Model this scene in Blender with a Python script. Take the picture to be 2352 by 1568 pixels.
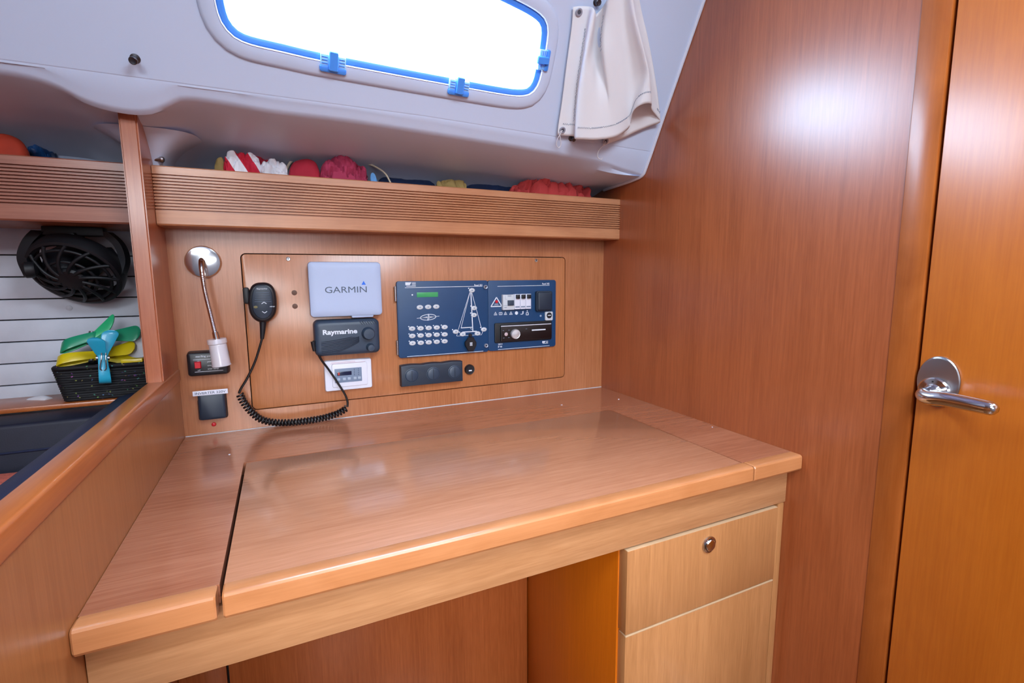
import bpy, bmesh, math, random
from mathutils import Vector, Matrix, noise
from math import sin, cos, pi, radians
random.seed(7)
scn = bpy.context.scene
for o in list(bpy.data.objects): bpy.data.objects.remove(o)
COL = scn.collection

# ------------------------------------------------------------ camera, world, lamps, exposure
F_PX = 1127.34; CX, CY = 1176.0, 784.0
CAM = Vector((0.0, -1.30, 1.11))
RV = Matrix(((0.90595028, -0.42334097, -0.00604296),
             (-0.06136355, -0.11716904, -0.99121437),
             (0.41891361, 0.89836175, -0.13213270)))       # rows: camera right, down, forward in world axes
cam_d = bpy.data.cameras.new('camera'); cam = bpy.data.objects.new('camera', cam_d); COL.objects.link(cam)
cam_d.sensor_width = 36.0; cam_d.lens = 36.0 * F_PX / 2352.0
cam_d.clip_start = 0.02; cam_d.clip_end = 200
rgt = RV[0].normalized(); fwd = (RV[2] - rgt * RV[2].dot(rgt)).normalized(); dwn = fwd.cross(rgt)
cam.matrix_world = Matrix(((rgt.x, -dwn.x, -fwd.x, CAM.x), (rgt.y, -dwn.y, -fwd.y, CAM.y), (rgt.z, -dwn.z, -fwd.z, CAM.z), (0, 0, 0, 1)))
scn.camera = cam

w = bpy.data.worlds.new('overcast_sky'); scn.world = w; w.use_nodes = True
bgn = w.node_tree.nodes['Background']; bgn.inputs[0].default_value = (0.58, 0.77, 1.0, 1); bgn.inputs[1].default_value = 27.0
scn.view_settings.view_transform = 'Standard'; scn.view_settings.look = 'None'
scn.view_settings.exposure = 0.2; scn.view_settings.gamma = 1.0; scn.view_settings.use_curve_mapping = False

def area(name, loc, target, sx, sy, power, color, portal=False):
    d = bpy.data.lights.new(name, 'AREA'); d.shape = 'RECTANGLE'; d.size = sx; d.size_y = sy; d.energy = power; d.color = color
    if portal: d.cycles.is_portal = True
    o = bpy.data.objects.new(name, d); COL.objects.link(o); o.location = loc
    o.rotation_euler = (Vector(target) - Vector(loc)).to_track_quat('-Z', 'Y').to_euler()
    return o
area('hatch_daylight', (0.45, -1.55, 1.935), (0.45, -1.35, 0.0), 0.60, 0.60, 34, (0.76, 0.88, 1.0))
area('companionway_daylight', (-0.55, -2.35, 1.90), (0.1, -0.9, 0.4), 0.9, 0.5, 27, (0.88, 0.94, 1.0))
sl = area('kneehole_fill', (-0.1, -2.5, 1.25), (0.35, -0.5, 0.45), 0.8, 0.4, 3.2, (0.95, 0.97, 1.0)); sl.data.spread = radians(55)  # unseen fill lamp, added to brighten the kneehole under the table
area('window_portal', (0.235, -0.300, 1.622), (0.235, -0.738, 1.381), 0.70, 0.30, 1, (1, 1, 1), portal=True)

# ------------------------------------------------------------ photograph pixel -> point on a plane of the room
def ray(px, py):
    a, b, c = px - CX, py - CY, F_PX
    return RV[0] * a + RV[1] * b + RV[2] * c
def W(px, py, y=0.0):
    d = ray(px, py); return CAM + d * ((y - CAM.y) / d.y)
def WX(px, py, x):
    d = ray(px, py); return CAM + d * ((x - CAM.x) / d.x)
def WZ(px, py, z):
    d = ray(px, py); return CAM + d * ((z - CAM.z) / d.z)
LP0 = Vector((0, -0.208, 1.4272)); LQ = Vector((0, -0.171, 0.3112)).normalized()
LN = Vector((0, -LQ.z, LQ.y)).normalized()      # out of the liner, into the cabin
if LN.y > 0: LN = -LN
def WL(px, py, off=0.0):
    p0 = LP0 + LN * off; d = ray(px, py); return CAM + d * ((p0 - CAM).dot(LN) / d.dot(LN))
def rect(tl, tr, br, bl, y):
    a, b, c, d = (W(*p, y) for p in (tl, tr, br, bl))
    return (a.x + d.x) / 2, (b.x + c.x) / 2, (c.z + d.z) / 2, (a.z + b.z) / 2   # x0,x1,z0,z1

# ------------------------------------------------------------ mesh helpers
class MB:
    def __init__(s): s.bm = bmesh.new()
    def merge(s, b):
        m = bpy.data.meshes.new('tmp'); b.to_mesh(m); b.free(); s.bm.from_mesh(m); bpy.data.meshes.remove(m); return s
    def box(s, x0, x1, y0, y1, z0, z1, bev=0.0, seg=2, rot=None):
        b = bmesh.new(); bmesh.ops.create_cube(b, size=1.0)
        for v in b.verts:
            v.co = Vector(((x0 + x1) / 2 + v.co.x * (x1 - x0), (y0 + y1) / 2 + v.co.y * (y1 - y0), (z0 + z1) / 2 + v.co.z * (z1 - z0)))
        if bev: bmesh.ops.bevel(b, geom=b.edges[:], offset=bev, segments=seg, affect='EDGES', profile=0.5)
        if rot: b.transform(rot)
        return s.merge(b)
    def loft(s, loops, cap0=True, cap1=True, closed=True):
        b = s.bm; vs = [[b.verts.new(p) for p in L] for L in loops]; n = len(loops[0])
        for i in range(len(vs) - 1):
            for j in range(n if closed else n - 1):
                k = (j + 1) % n
                try: b.faces.new((vs[i][j], vs[i][k], vs[i + 1][k], vs[i + 1][j]))
                except ValueError: pass
        if closed and cap0: b.faces.new(vs[0][::-1])
        if closed and cap1: b.faces.new(vs[-1])
        return s
    def tube(s, pts, r, n=10, caps=True):
        pts = [Vector(p) for p in pts]; rs = r if isinstance(r, (list, tuple)) else [r] * len(pts)
        loops = []; up = Vector((0.13, 0.31, 0.94))
        t0 = (pts[1] - pts[0]).normalized()
        if abs(t0.dot(up)) > .95: up = Vector((1, 0, 0))
        nrm = t0.cross(up).normalized()
        for i, p in enumerate(pts):
            t = (pts[min(i + 1, len(pts) - 1)] - pts[max(i - 1, 0)])
            if t.length < 1e-9: t = t0
            t = t.normalized(); nrm = (nrm - t * nrm.dot(t)).normalized(); bi = t.cross(nrm)
            loops.append([p + (nrm * cos(2 * pi * k / n) + bi * sin(2 * pi * k / n)) * rs[i] for k in range(n)])
        return s.loft(loops, caps, caps)
    def cyl(s, p0, p1, r0, r1=None, n=24):
        r1 = r0 if r1 is None else r1; return s.tube([p0, p1], [r0, r1], n)
    def lathe(s, base, axis, prof, n=32, sx=1.0):
        """prof: list of (radius, height along axis)"""
        base = Vector(base); ax = Vector(axis).normalized()
        u = Vector((1, 0, 0)) if abs(ax.x) < .9 else Vector((0, 1, 0))
        u = (u - ax * u.dot(ax)).normalized(); v = ax.cross(u); loops = []
        for r, h in prof:
            loops.append([base + ax * h + (u * sx * cos(2 * pi * k / n) + v * sin(2 * pi * k / n)) * max(r, 1e-5) for k in range(n)])
        return s.loft(loops)
    def rr(s, x0, x1, z0, z1, r, layers, n=5, xf=None):
        """rounded rectangle in XZ lofted along y; layers = [(y, inset)]"""
        loops = []
        for y, ins in layers:
            a0, a1, b0, b1 = x0 + ins, x1 - ins, z0 + ins, z1 - ins; rr_ = max(r - ins * 0.6, 0.0003); L = []
            for (cx, cz, st) in ((a1 - rr_, b1 - rr_, 0), (a0 + rr_, b1 - rr_, 1), (a0 + rr_, b0 + rr_, 2), (a1 - rr_, b0 + rr_, 3)):
                for k in range(n + 1):
                    an = (st + k / n) * pi / 2; L.append(Vector((cx + rr_ * cos(an), y, cz + rr_ * sin(an))))
            loops.append([xf @ p for p in L] if xf else L)
        return s.loft(loops)
    def slab(s, x0, x1, z0, z1, r, yb, yf, bev=0.002, n=5, xf=None):
        return s.rr(x0, x1, z0, z1, r, [(yb, 0), (yf + bev, 0), (yf + bev * .35, bev * .3), (yf, bev)], n, xf)
    def build(s, name, mat, parent=None, smooth=32, **kw):
        bmesh.ops.remove_doubles(s.bm, verts=s.bm.verts, dist=1e-6)
        bmesh.ops.recalc_face_normals(s.bm, faces=s.bm.faces)
        me = bpy.data.meshes.new(name); s.bm.to_mesh(me); s.bm.free()
        me.polygons.foreach_set('use_smooth', [True] * len(me.polygons)); me.set_sharp_from_angle(angle=radians(smooth))
        me.materials.append(mat); o = bpy.data.objects.new(name, me); COL.objects.link(o)
        if parent is not None: adopt(o, parent)
        for k, v in kw.items(): o[k] = v
        return o
def adopt(o, p):
    o.parent = p; q = p; T = Matrix.Identity(4)
    while q is not None: T = Matrix.Translation(q.location) @ T if q.parent is None else T; q = q.parent
    if p.parent is None: o.matrix_parent_inverse = Matrix.Translation(p.location).inverted()
def thing(name, loc, label, cat, group=None):
    o = bpy.data.objects.new(name, None); COL.objects.link(o); o.location = loc; o.empty_display_size = 0.02
    o['label'] = label; o['category'] = cat
    if group: o['group'] = group
    return o
def tag(o, label, cat, group=None):
    o['label'] = label; o['category'] = cat
    if group: o['group'] = group
    return o
def copy_tree(root, delta, label=None):
    c = root.copy(); COL.objects.link(c); c.location = root.location + Vector(delta)
    if label: c['label'] = label
    for ch in root.children:
        d = ch.copy(); COL.objects.link(d); d.parent = c
        for g in ch.children:
            e = g.copy(); COL.objects.link(e); e.parent = d
    return c
def catmull(pts, m=8, closed=False):
    pts = [Vector(p) for p in pts]; n = len(pts); out = []
    for i in range(n if closed else n - 1):
        if closed: a, b, c, d = pts[(i - 1) % n], pts[i], pts[(i + 1) % n], pts[(i + 2) % n]
        else: a, b, c, d = pts[max(i - 1, 0)], pts[i], pts[i + 1], pts[min(i + 2, n - 1)]
        for k in range(m):
            t = k / m; out.append(0.5 * ((2 * b) + (c - a) * t + (2 * a - 5 * b + 4 * c - d) * t * t + (3 * b - a - 3 * c + d) * t ** 3))
    if not closed: out.append(pts[-1])
    return out
def resample(pts, n):
    L = [0]
    for a, b in zip(pts, pts[1:]): L.append(L[-1] + (b - a).length)
    out = []; j = 0
    for i in range(n):
        t = L[-1] * i / (n - 1)
        while j < len(L) - 2 and L[j + 1] < t: j += 1
        f = (t - L[j]) / max(L[j + 1] - L[j], 1e-9); out.append(pts[j].lerp(pts[j + 1], min(max(f, 0), 1)))
    return out
def lerp_tab(tab, x):
    if x <= tab[0][0]: return tab[0][1]
    for (a, fa), (b, fb) in zip(tab, tab[1:]):
        if x <= b:
            t = (x - a) / (b - a); t = t * t * (3 - 2 * t); return fa + (fb - fa) * t
    return tab[-1][1]
def smooth_tab(tab, x):
    if x <= tab[0][0]: return tab[0][1]
    for i in range(len(tab) - 1):
        (a, fa), (b, fb) = tab[i], tab[i + 1]
        if x <= b:
            (p, fp_), (q, fq) = tab[max(i - 1, 0)], tab[min(i + 2, len(tab) - 1)]
            ma = (fb - fp_) / (b - p); mb_ = (fq - fa) / (q - a); h = b - a; t = (x - a) / h
            return fa * (2 * t ** 3 - 3 * t * t + 1) + h * ma * (t ** 3 - 2 * t * t + t) + fb * (3 * t * t - 2 * t ** 3) + h * mb_ * (t ** 3 - t * t)
    return tab[-1][1]
def lin(hexv):
    r, g, b = (int(hexv[i:i + 2], 16) / 255 for i in (0, 2, 4))
    f = lambda c: c / 12.92 if c <= 0.04045 else ((c + 0.055) / 1.055) ** 2.4
    return (f(r), f(g), f(b), 1)

# ------------------------------------------------------------ materials
def nodes(name):
    m = bpy.data.materials.new(name); m.use_nodes = True; nt = m.node_tree; return m, nt, nt.nodes['Principled BSDF']
def plain(name, col, rough=0.5, metal=0.0, coat=0.0, bump=0.0, bscale=300, var=0.06, vscale=12, trans=0.0, emit=None, sub=0.0, spec=0.5):
    m, nt, p = nodes(name); c = lin(col) if isinstance(col, str) else col
    N = nt.nodes.new; L = nt.links.new
    tc = N('ShaderNodeTexCoord'); nz = N('ShaderNodeTexNoise'); nz.inputs['Scale'].default_value = vscale; nz.inputs['Detail'].default_value = 4
    L(tc.outputs['Object'], nz.inputs['Vector'])
    rp = N('ShaderNodeValToRGB'); rp.color_ramp.elements[0].position = .3; rp.color_ramp.elements[1].position = .7
    rp.color_ramp.elements[0].color = tuple(x * (1 - var) for x in c[:3]) + (1,); rp.color_ramp.elements[1].color = tuple(min(1, x * (1 + var)) for x in c[:3]) + (1,)
    L(nz.outputs['Fac'], rp.inputs['Fac']); L(rp.outputs['Color'], p.inputs['Base Color'])
    p.inputs['Roughness'].default_value = rough; p.inputs['Metallic'].default_value = metal; p.inputs['Coat Weight'].default_value = coat
    p.inputs['Transmission Weight'].default_value = trans; p.inputs['Specular IOR Level'].default_value = spec
    if bump:
        n2 = N('ShaderNodeTexNoise'); n2.inputs['Scale'].default_value = bscale; n2.inputs['Detail'].default_value = 3
        L(tc.outputs['Object'], n2.inputs['Vector']); bp = N('ShaderNodeBump'); bp.inputs['Strength'].default_value = bump; bp.inputs['Distance'].default_value = 0.001
        L(n2.outputs['Fac'], bp.inputs['Height']); L(bp.outputs['Normal'], p.inputs['Normal'])
    if emit: p.inputs['Emission Color'].default_value = lin(emit[0]); p.inputs['Emission Strength'].default_value = emit[1]
    return m
def wood(name, light, dark, axis='Z', rough=0.32, fine=420, coat=0.25, coatr=0.18, contrast=1.0, figure=0.0, bump=0.08, spec=0.5, off=(0, 0, 0)):
    m, nt, p = nodes(name); N = nt.nodes.new; L = nt.links.new
    tc = N('ShaderNodeTexCoord'); mp = N('ShaderNodeMapping'); L(tc.outputs['Object'], mp.inputs['Vector'])
    def stretch(cross, along):
        s = [cross] * 3; s['XYZ'.index(axis)] = along; return s
    def nz(cross, along, detail, dist=0.0):
        q = N('ShaderNodeMapping'); q.inputs['Scale'].default_value = stretch(cross, along); q.inputs['Location'].default_value = off
        L(tc.outputs['Object'], q.inputs['Vector'])
        t = N('ShaderNodeTexNoise'); t.inputs['Scale'].default_value = 1; t.inputs['Detail'].default_value = detail; t.inputs['Distortion'].default_value = dist
        L(q.outputs['Vector'], t.inputs['Vector']); return t
    a = nz(14, 1.2, 4, .3); b = nz(fine * .45, 5, 3); c = nz(fine, 22, 2)
    m1 = N('ShaderNodeMix'); m1.inputs['Factor'].default_value = .5; L(a.outputs['Fac'], m1.inputs['A']); L(b.outputs['Fac'], m1.inputs['B'])
    m2 = N('ShaderNodeMix'); m2.inputs['Factor'].default_value = .3; L(m1.outputs['Result'], m2.inputs['A']); L(c.outputs['Fac'], m2.inputs['B'])
    src = m2.outputs['Result']
    if figure:
        fgn = nz(9, 4.5, 5, 1.6); m3 = N('ShaderNodeMix'); m3.inputs['Factor'].default_value = figure; L(src, m3.inputs['A']); L(fgn.outputs['Fac'], m3.inputs['B']); src = m3.outputs['Result']
    rp = N('ShaderNodeValToRGB'); h = .17 / contrast
    e = rp.color_ramp.elements; e[0].position = .5 - h; e[0].color = lin(dark); e[1].position = .5 + h; e[1].color = lin(light)
    L(src, rp.inputs['Fac']); L(rp.outputs['Color'], p.inputs['Base Color'])
    p.inputs['Roughness'].default_value = rough; p.inputs['Coat Weight'].default_value = coat; p.inputs['Coat Roughness'].default_value = coatr
    p.inputs['Specular IOR Level'].default_value = spec
    bp = N('ShaderNodeBump'); bp.inputs['Strength'].default_value = bump; bp.inputs['Distance'].default_value = 0.0006
    L(b.outputs['Fac'], bp.inputs['Height']); L(bp.outputs['Normal'], p.inputs['Normal'])
    return m
M = {}
M['back'] = wood('teak_veneer_back', 'B87850', '94562E', 'Z')
M['panelw'] = wood('teak_veneer_panel', 'BE7C50', '985A32', 'Z', off=(3, 1, 2))
M['bulk'] = wood('mahogany_bulkhead', 'AE5E34', '8C441F', 'Z', rough=.3, coat=1.0, coatr=.33)
M['door'] = wood('orange_door_veneer', 'CA701E', 'AC560E', 'Z', rough=.36, contrast=.8, figure=.25, coat=.6, coatr=.24)
M['jamb'] = wood('solid_jamb', 'B2622A', '8C4412', 'Z', figure=.5, contrast=.9)
M['part'] = wood('partition_veneer', 'AE7040', '90542A', 'Z', contrast=.8)
M['solidY'] = wood('solid_rail', 'BE6C34', '96481C', 'Y', figure=.4, contrast=.9, rough=.28)
M['solidZ'] = wood('solid_post', 'B46C48', '8E4628', 'Z', figure=.3, rough=.3)
M['table'] = wood('table_veneer', 'B4785A', '925438', 'X', rough=.26, coat=.8, coatr=.13, fine=320, contrast=.9)
M['lid'] = wood('lid_veneer', 'C08868', 'A06A4C', 'X', rough=.26, coat=.8, coatr=.13, fine=320, contrast=.85, off=(1, 5, 3))
M['nose'] = wood('solid_nosing', 'D29060', 'A86838', 'X', figure=.5, contrast=.8, rough=.28, coat=.4)
M['apron'] = wood('apron_veneer', 'CC986C', 'AA764C', 'X', fine=300)
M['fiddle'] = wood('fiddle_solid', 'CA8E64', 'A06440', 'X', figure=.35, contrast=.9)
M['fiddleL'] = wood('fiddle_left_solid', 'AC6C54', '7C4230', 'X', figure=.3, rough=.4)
M['drawer'] = wood('drawer_veneer', 'C08858', 'A06C40', 'Z', fine=300)
M['cabside'] = wood('cabinet_side_veneer', 'D06C10', 'B45804', 'Z', contrast=.7)
M['knee'] = wood('kneehole_veneer', 'AE6032', '8A441C', 'Z')
M['dark'] = plain('dark_joint', '1A0E0A', .9)
M['liner'] = plain('fibreglass_liner', 'C9D6F0', .42, bump=.04, bscale=80, var=.01, vscale=3, coat=.1)
M['slat'] = plain('white_lining_slat', 'C6CAD6', .6, var=.06, vscale=20, bump=.1, bscale=200)
M['glarefr'] = plain('window_frame_blue_glare', '4C98FA', .4, var=.05)  # dark backlit frame; the blue glare is put into its base colour
M['bluelt'] = plain('pale_blue_latch_plate', 'A8DCFF', .4, var=.04)
M['chrome'] = plain('polished_steel', 'D8DADE', .12, metal=1, var=.02)
M['steel'] = plain('brushed_steel', 'A8A8AC', .32, metal=1, var=.05)
M['darksteel'] = plain('dull_dark_bolt', '5A5A60', .35, metal=1, var=.05)
M['navyplate'] = plain('navy_panel_paint', '0A3C68', .45, var=.05, vscale=30, bump=.03)
M['black'] = plain('black_plastic', '12161E', .38, var=.1)
M['blackm'] = plain('matt_black_plastic', '0B0D14', .55, var=.1)
M['slate'] = plain('slate_blue_plastic', '2E3E52', .42, var=.06, bump=.03)
M['slatedk'] = plain('dark_slate_plastic', '1B2A3C', .45, var=.06)
M['gcover'] = plain('pale_grey_plastic_cover', 'AEBEDE', .5, var=.02)
M['white'] = plain('white_plastic', 'D8DCEC', .4, var=.02)
M['print'] = plain('white_print', 'D6DEEA', .6, var=.01)
M['printdk'] = plain('dark_grey_print', '4C5A70', .6, var=.01)
M['printblue'] = plain('blue_print', '1B6CE8', .5, var=.01)
M['printred'] = plain('red_print', 'B03028', .5)
M['greyface'] = plain('grey_membrane', '70829C', .5, var=.03)
M['greykey'] = plain('pale_grey_key', '9CACC0', .5, var=.02)
M['lcd'] = plain('green_lcd', '3C9A60', .25, var=.08)
M['lcddk'] = plain('dark_display', '101C3C', .2)
M['redplastic'] = plain('red_plastic', 'C01828', .35)
M['cream'] = plain('cream_plastic', 'C6CCD4', .45, var=.03)
M['cable'] = plain('black_rubber_cable', '080A10', .35, var=.05)
M['navyfab'] = plain('navy_leatherette', '101A38', .55, var=.15, vscale=30, bump=.15, bscale=400)
M['navyfab2'] = plain('dark_navy_leatherette', '0C1228', .6, var=.15, vscale=30, bump=.15, bscale=400)
M['coral'] = plain('coral_towelling', 'CC6450', .95, var=.2, vscale=150, bump=1.0, bscale=500)
M['green'] = plain('green_clip_plastic', '2CB878', .35, var=.03, coat=.2)
M['greendk'] = plain('deep_green_plastic', '189068', .35, var=.03, coat=.2)
M['yellow'] = plain('yellow_clip_plastic', 'D8C010', .35, var=.03, coat=.2)
M['cyan'] = plain('cyan_peg_plastic', '2CA8CC', .35, var=.03, coat=.2)
M['cord'] = plain('cream_cord', 'BCAE9A', .7)
M['pink'] = plain('crimson_pink_cloth', 'A02E50', .85, var=.1, bump=.4, bscale=700)
M['red'] = plain('red_cloth', 'A01830', .85, var=.12, bump=.4, bscale=700)
M['coralred'] = plain('coral_red_cloth', 'AC3434', .85, var=.1, bump=.4, bscale=700)
M['navycloth'] = plain('navy_cloth', '10264E', .9, var=.15)
M['ochre'] = plain('ochre_cloth', '8A7444', .9, var=.15)
M['whitecloth'] = plain('white_cloth', 'D4D4DC', .85, var=.04, bump=.3, bscale=600)
M['bluecloth'] = plain('blue_foil_bag', '1C4C84', .3, var=.4, vscale=60)
M['orangered'] = plain('orange_red_cloth', 'A23018', .8, var=.2, vscale=20)
M['floorw'] = wood('cabin_sole', '8C5A34', '64401F', 'X')
M['lightblue'] = plain('light_blue_cloth', '5C94CC', .8)
# curtain: white, lets some light through
m, nt, p = nodes('white_curtain_canvas'); N = nt.nodes.new; L = nt.links.new
p.inputs['Base Color'].default_value = lin('F6F6FB'); p.inputs['Roughness'].default_value = .8
tl = N('ShaderNodeBsdfTranslucent'); tl.inputs['Color'].default_value = lin('E4E4EC'); mx = N('ShaderNodeMixShader'); mx.inputs[0].default_value = .15
wv = N('ShaderNodeTexNoise'); wv.inputs['Scale'].default_value = 900; bp = N('ShaderNodeBump'); bp.inputs['Strength'].default_value = .1; bp.inputs['Distance'].default_value = .0005
L(wv.outputs['Fac'], bp.inputs['Height']); L(bp.outputs['Normal'], p.inputs['Normal'])
L(p.outputs['BSDF'], mx.inputs[1]); L(tl.outputs['BSDF'], mx.inputs[2]); L(mx.outputs[0], nt.nodes['Material Output'].inputs['Surface']); M['curtain'] = m
M['edging'] = plain('pale_veneer_edging', 'C4A684', .5, var=.08)
M['nickel'] = plain('nickel_grommet', 'A4AABC', .35, metal=.45)
M['hole'] = plain('shaded_hole', '4A4A58', .8)
# clear window glass: mostly transparent plus a weak mirror
m, nt, p = nodes('window_acrylic'); N = nt.nodes.new; L = nt.links.new
tr = N('ShaderNodeBsdfTransparent'); tr.inputs[0].default_value = (.96, .98, 1, 1); gl = N('ShaderNodeBsdfGlossy'); gl.inputs['Roughness'].default_value = .02
mx = N('ShaderNodeMixShader'); mx.inputs[0].default_value = .05
L(tr.outputs[0], mx.inputs[1]); L(gl.outputs[0], mx.inputs[2]); L(mx.outputs[0], nt.nodes['Material Output'].inputs['Surface']); M['glass'] = m
# frosted lamp shade
m, nt, p = nodes('frosted_glass_shade'); N = nt.nodes.new; L = nt.links.new
p.inputs['Base Color'].default_value = lin('ECEAF2'); p.inputs['Roughness'].default_value = .28; p.inputs['Coat Weight'].default_value = .6; p.inputs['Coat Roughness'].default_value = .08
tr = N('ShaderNodeBsdfTransparent'); nzt = N('ShaderNodeTexNoise'); nzt.inputs['Scale'].default_value = 40; mx = N('ShaderNodeMixShader'); mx.inputs[0].default_value = .5
L(p.outputs[0], mx.inputs[1]); L(tr.outputs[0], mx.inputs[2]); L(mx.outputs[0], nt.nodes['Material Output'].inputs['Surface']); M['shade'] = m
# striped red / white garment
def striped(name, c1, c2, scale, rot):
    m, nt, p = nodes(name); N = nt.nodes.new; L = nt.links.new
    tc = N('ShaderNodeTexCoord'); mp = N('ShaderNodeMapping'); mp.inputs['Rotation'].default_value = rot; wvt = N('ShaderNodeTexWave')
    wvt.inputs['Scale'].default_value = scale; wvt.inputs['Distortion'].default_value = 1.5; wvt.inputs['Detail Scale'].default_value = .6
    rp = N('ShaderNodeValToRGB'); rp.color_ramp.interpolation = 'CONSTANT'; rp.color_ramp.elements[0].color = lin(c1); rp.color_ramp.elements[1].color = lin(c2); rp.color_ramp.elements[1].position = .5
    L(tc.outputs['Object'], mp.inputs['Vector']); L(mp.outputs['Vector'], wvt.inputs['Vector']); L(wvt.outputs['Fac'], rp.inputs['Fac']); L(rp.outputs['Color'], p.inputs['Base Color'])
    p.inputs['Roughness'].default_value = .85; return m
M['stripe'] = striped('red_white_band_cloth', 'E0E0E8', 'C01C38', 7.5, (0, .5, 0))
# black basket with coloured flecks
m, nt, p = nodes('flecked_black_weave'); N = nt.nodes.new; L = nt.links.new
tc = N('ShaderNodeTexCoord'); vo = N('ShaderNodeTexVoronoi'); vo.inputs['Scale'].default_value = 400; L(tc.outputs['Object'], vo.inputs['Vector'])
sp = N('ShaderNodeSeparateColor'); L(vo.outputs['Color'], sp.inputs[0]); gt = N('ShaderNodeMath'); gt.operation = 'GREATER_THAN'; gt.inputs[1].default_value = .975; L(sp.outputs[0], gt.inputs[0])
hs = N('ShaderNodeCombineColor'); hs.mode = 'HSV'; L(sp.outputs[1], hs.inputs[0]); hs.inputs[1].default_value = .75; hs.inputs[2].default_value = .28
mxc = N('ShaderNodeMix'); mxc.data_type = 'RGBA'; L(gt.outputs[0], mxc.inputs['Factor']); mxc.inputs['A'].default_value = lin('060810'); L(hs.outputs[0], mxc.inputs['B']); L(mxc.outputs['Result'], p.inputs['Base Color'])
p.inputs['Roughness'].default_value = .7; M['weave'] = m

def text(s, cx, cz, width, height, y, mat, parent, name='lettering', bold=0.0, tilt=0.0, ext=0.0002, font_sx=None):
    cu = bpy.data.curves.new('txt', 'FONT'); cu.body = s; cu.align_x = 'CENTER'; cu.align_y = 'CENTER'; cu.size = 1.0; cu.offset = bold; cu.extrude = 0.0; cu.resolution_u = 3
    t = bpy.data.objects.new('txt', cu); COL.objects.link(t); bpy.context.view_layer.update()
    dg = bpy.context.evaluated_depsgraph_get(); me = bpy.data.meshes.new_from_object(t.evaluated_get(dg)); bpy.data.objects.remove(t); bpy.data.curves.remove(cu)
    xs = [v.co.x for v in me.vertices]; ys = [v.co.y for v in me.vertices]
    sx = width / (max(xs) - min(xs)); sy = height / (max(ys) - min(ys)); mx_, my_ = (max(xs) + min(xs)) / 2, (max(ys) + min(ys)) / 2
    for v in me.vertices:
        a, b = (v.co.x - mx_) * sx, (v.co.y - my_) * sy
        a, b = a * cos(tilt) - b * sin(tilt), a * sin(tilt) + b * cos(tilt)
        v.co = Vector((cx + a, y - ext, cz + b))
    me.materials.clear(); me.materials.append(mat); me.name = name; o = bpy.data.objects.new(name, me); COL.objects.link(o); adopt(o, parent); return o
def line(mb, p, q, wd, y0, y1):
    """flat bar in an XZ plane between two (x,z) points"""
    a, b = Vector((p[0], 0, p[1])), Vector((q[0], 0, q[1])); d = (b - a).normalized(); n = Vector((-d.z, 0, d.x)) * wd / 2
    L = [a + n, b + n, b - n, a - n]; mb.loft([[v + Vector((0, y0, 0)) for v in L], [v + Vector((0, y1, 0)) for v in L]]); return mb
def struct(o): o['kind'] = 'structure'; return o

XL, XR, ZT = -0.2205, 0.927, 0.75
# ============================================================ SETTING
# back wall veneer with the cut-out of the instrument access panel
PX0, PX1, PZ0, PZ1 = -0.0795, 0.7852, 0.7968, 1.1638
def rrpts(x0, x1, z0, z1, r, n=6):
    L = []
    for (cx, cz, st) in ((x1 - r, z1 - r, 0), (x0 + r, z1 - r, 1), (x0 + r, z0 + r, 2), (x1 - r, z0 + r, 3)):
        for k in range(n + 1): an = (st + k / n) * pi / 2; L.append((cx + r * cos(an), cz + r * sin(an)))
    return L
def holed(outer, inner, to3d, back):
    """plate with a hole: 2D outlines -> two sheets joined by walls"""
    b = bmesh.new()
    for dep in (0, back):
        vo_ = [b.verts.new(to3d(p, dep)) for p in outer]; vi = [b.verts.new(to3d(p, dep)) for p in inner]
        es = [b.edges.new((vo_[i], vo_[(i + 1) % len(vo_)])) for i in range(len(vo_))] + [b.edges.new((vi[i], vi[(i + 1) % len(vi)])) for i in range(len(vi))]
        bmesh.ops.triangle_fill(b, use_beauty=True, use_dissolve=False, edges=es)
        if dep == 0: a_o, a_i = vo_, vi
    for A, B in ((a_o, vo_), (a_i, vi)):
        for i in range(len(A)): j = (i + 1) % len(A); b.faces.new((A[i], A[j], B[j], B[i]))
    mb = MB(); mb.bm.free(); mb.bm = b; return mb
g = 0.0022
wb = holed([(XL - .03, 0.0), (XR, 0.0), (XR, 1.26), (XL - .03, 1.26)], rrpts(PX0 - g, PX1 + g, PZ0 - g, PZ1 + g, .012), lambda p, d: Vector((p[0], d, p[1])), 0.012).build('wall_back', M['back'])
struct(wb)
MB().box(PX0 - .03, PX1 + .03, .0125, .02, PZ0 - .03, PZ1 + .03).build('panel_recess', M['dark'], wb)
# small seam between table and wall


# right bulkhead, jamb and door
wr = struct(MB().box(XR, XR + .03, -.8245, .20, 0, 1.95).build('wall_right', M['bulk']))
struct(MB().box(XR - .002, XR + .03, -.866, -.8247, 0, 1.95, .0015).build('trim_1', M['jamb']))
struct(MB().box(XR + .012, XR + .03, -.8712, -.866, 0, 1.95).build('trim_2', M['dark']))
struct(MB().box(XR, XR + .03, -2.6, -1.50, 0, 1.95).build('wall_right_aft', M['bulk']))
door = struct(MB().box(XR, XR + .028, -1.496, -.8708, 0.02, 1.93, .0015).build('door_1', M['door']))
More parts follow.
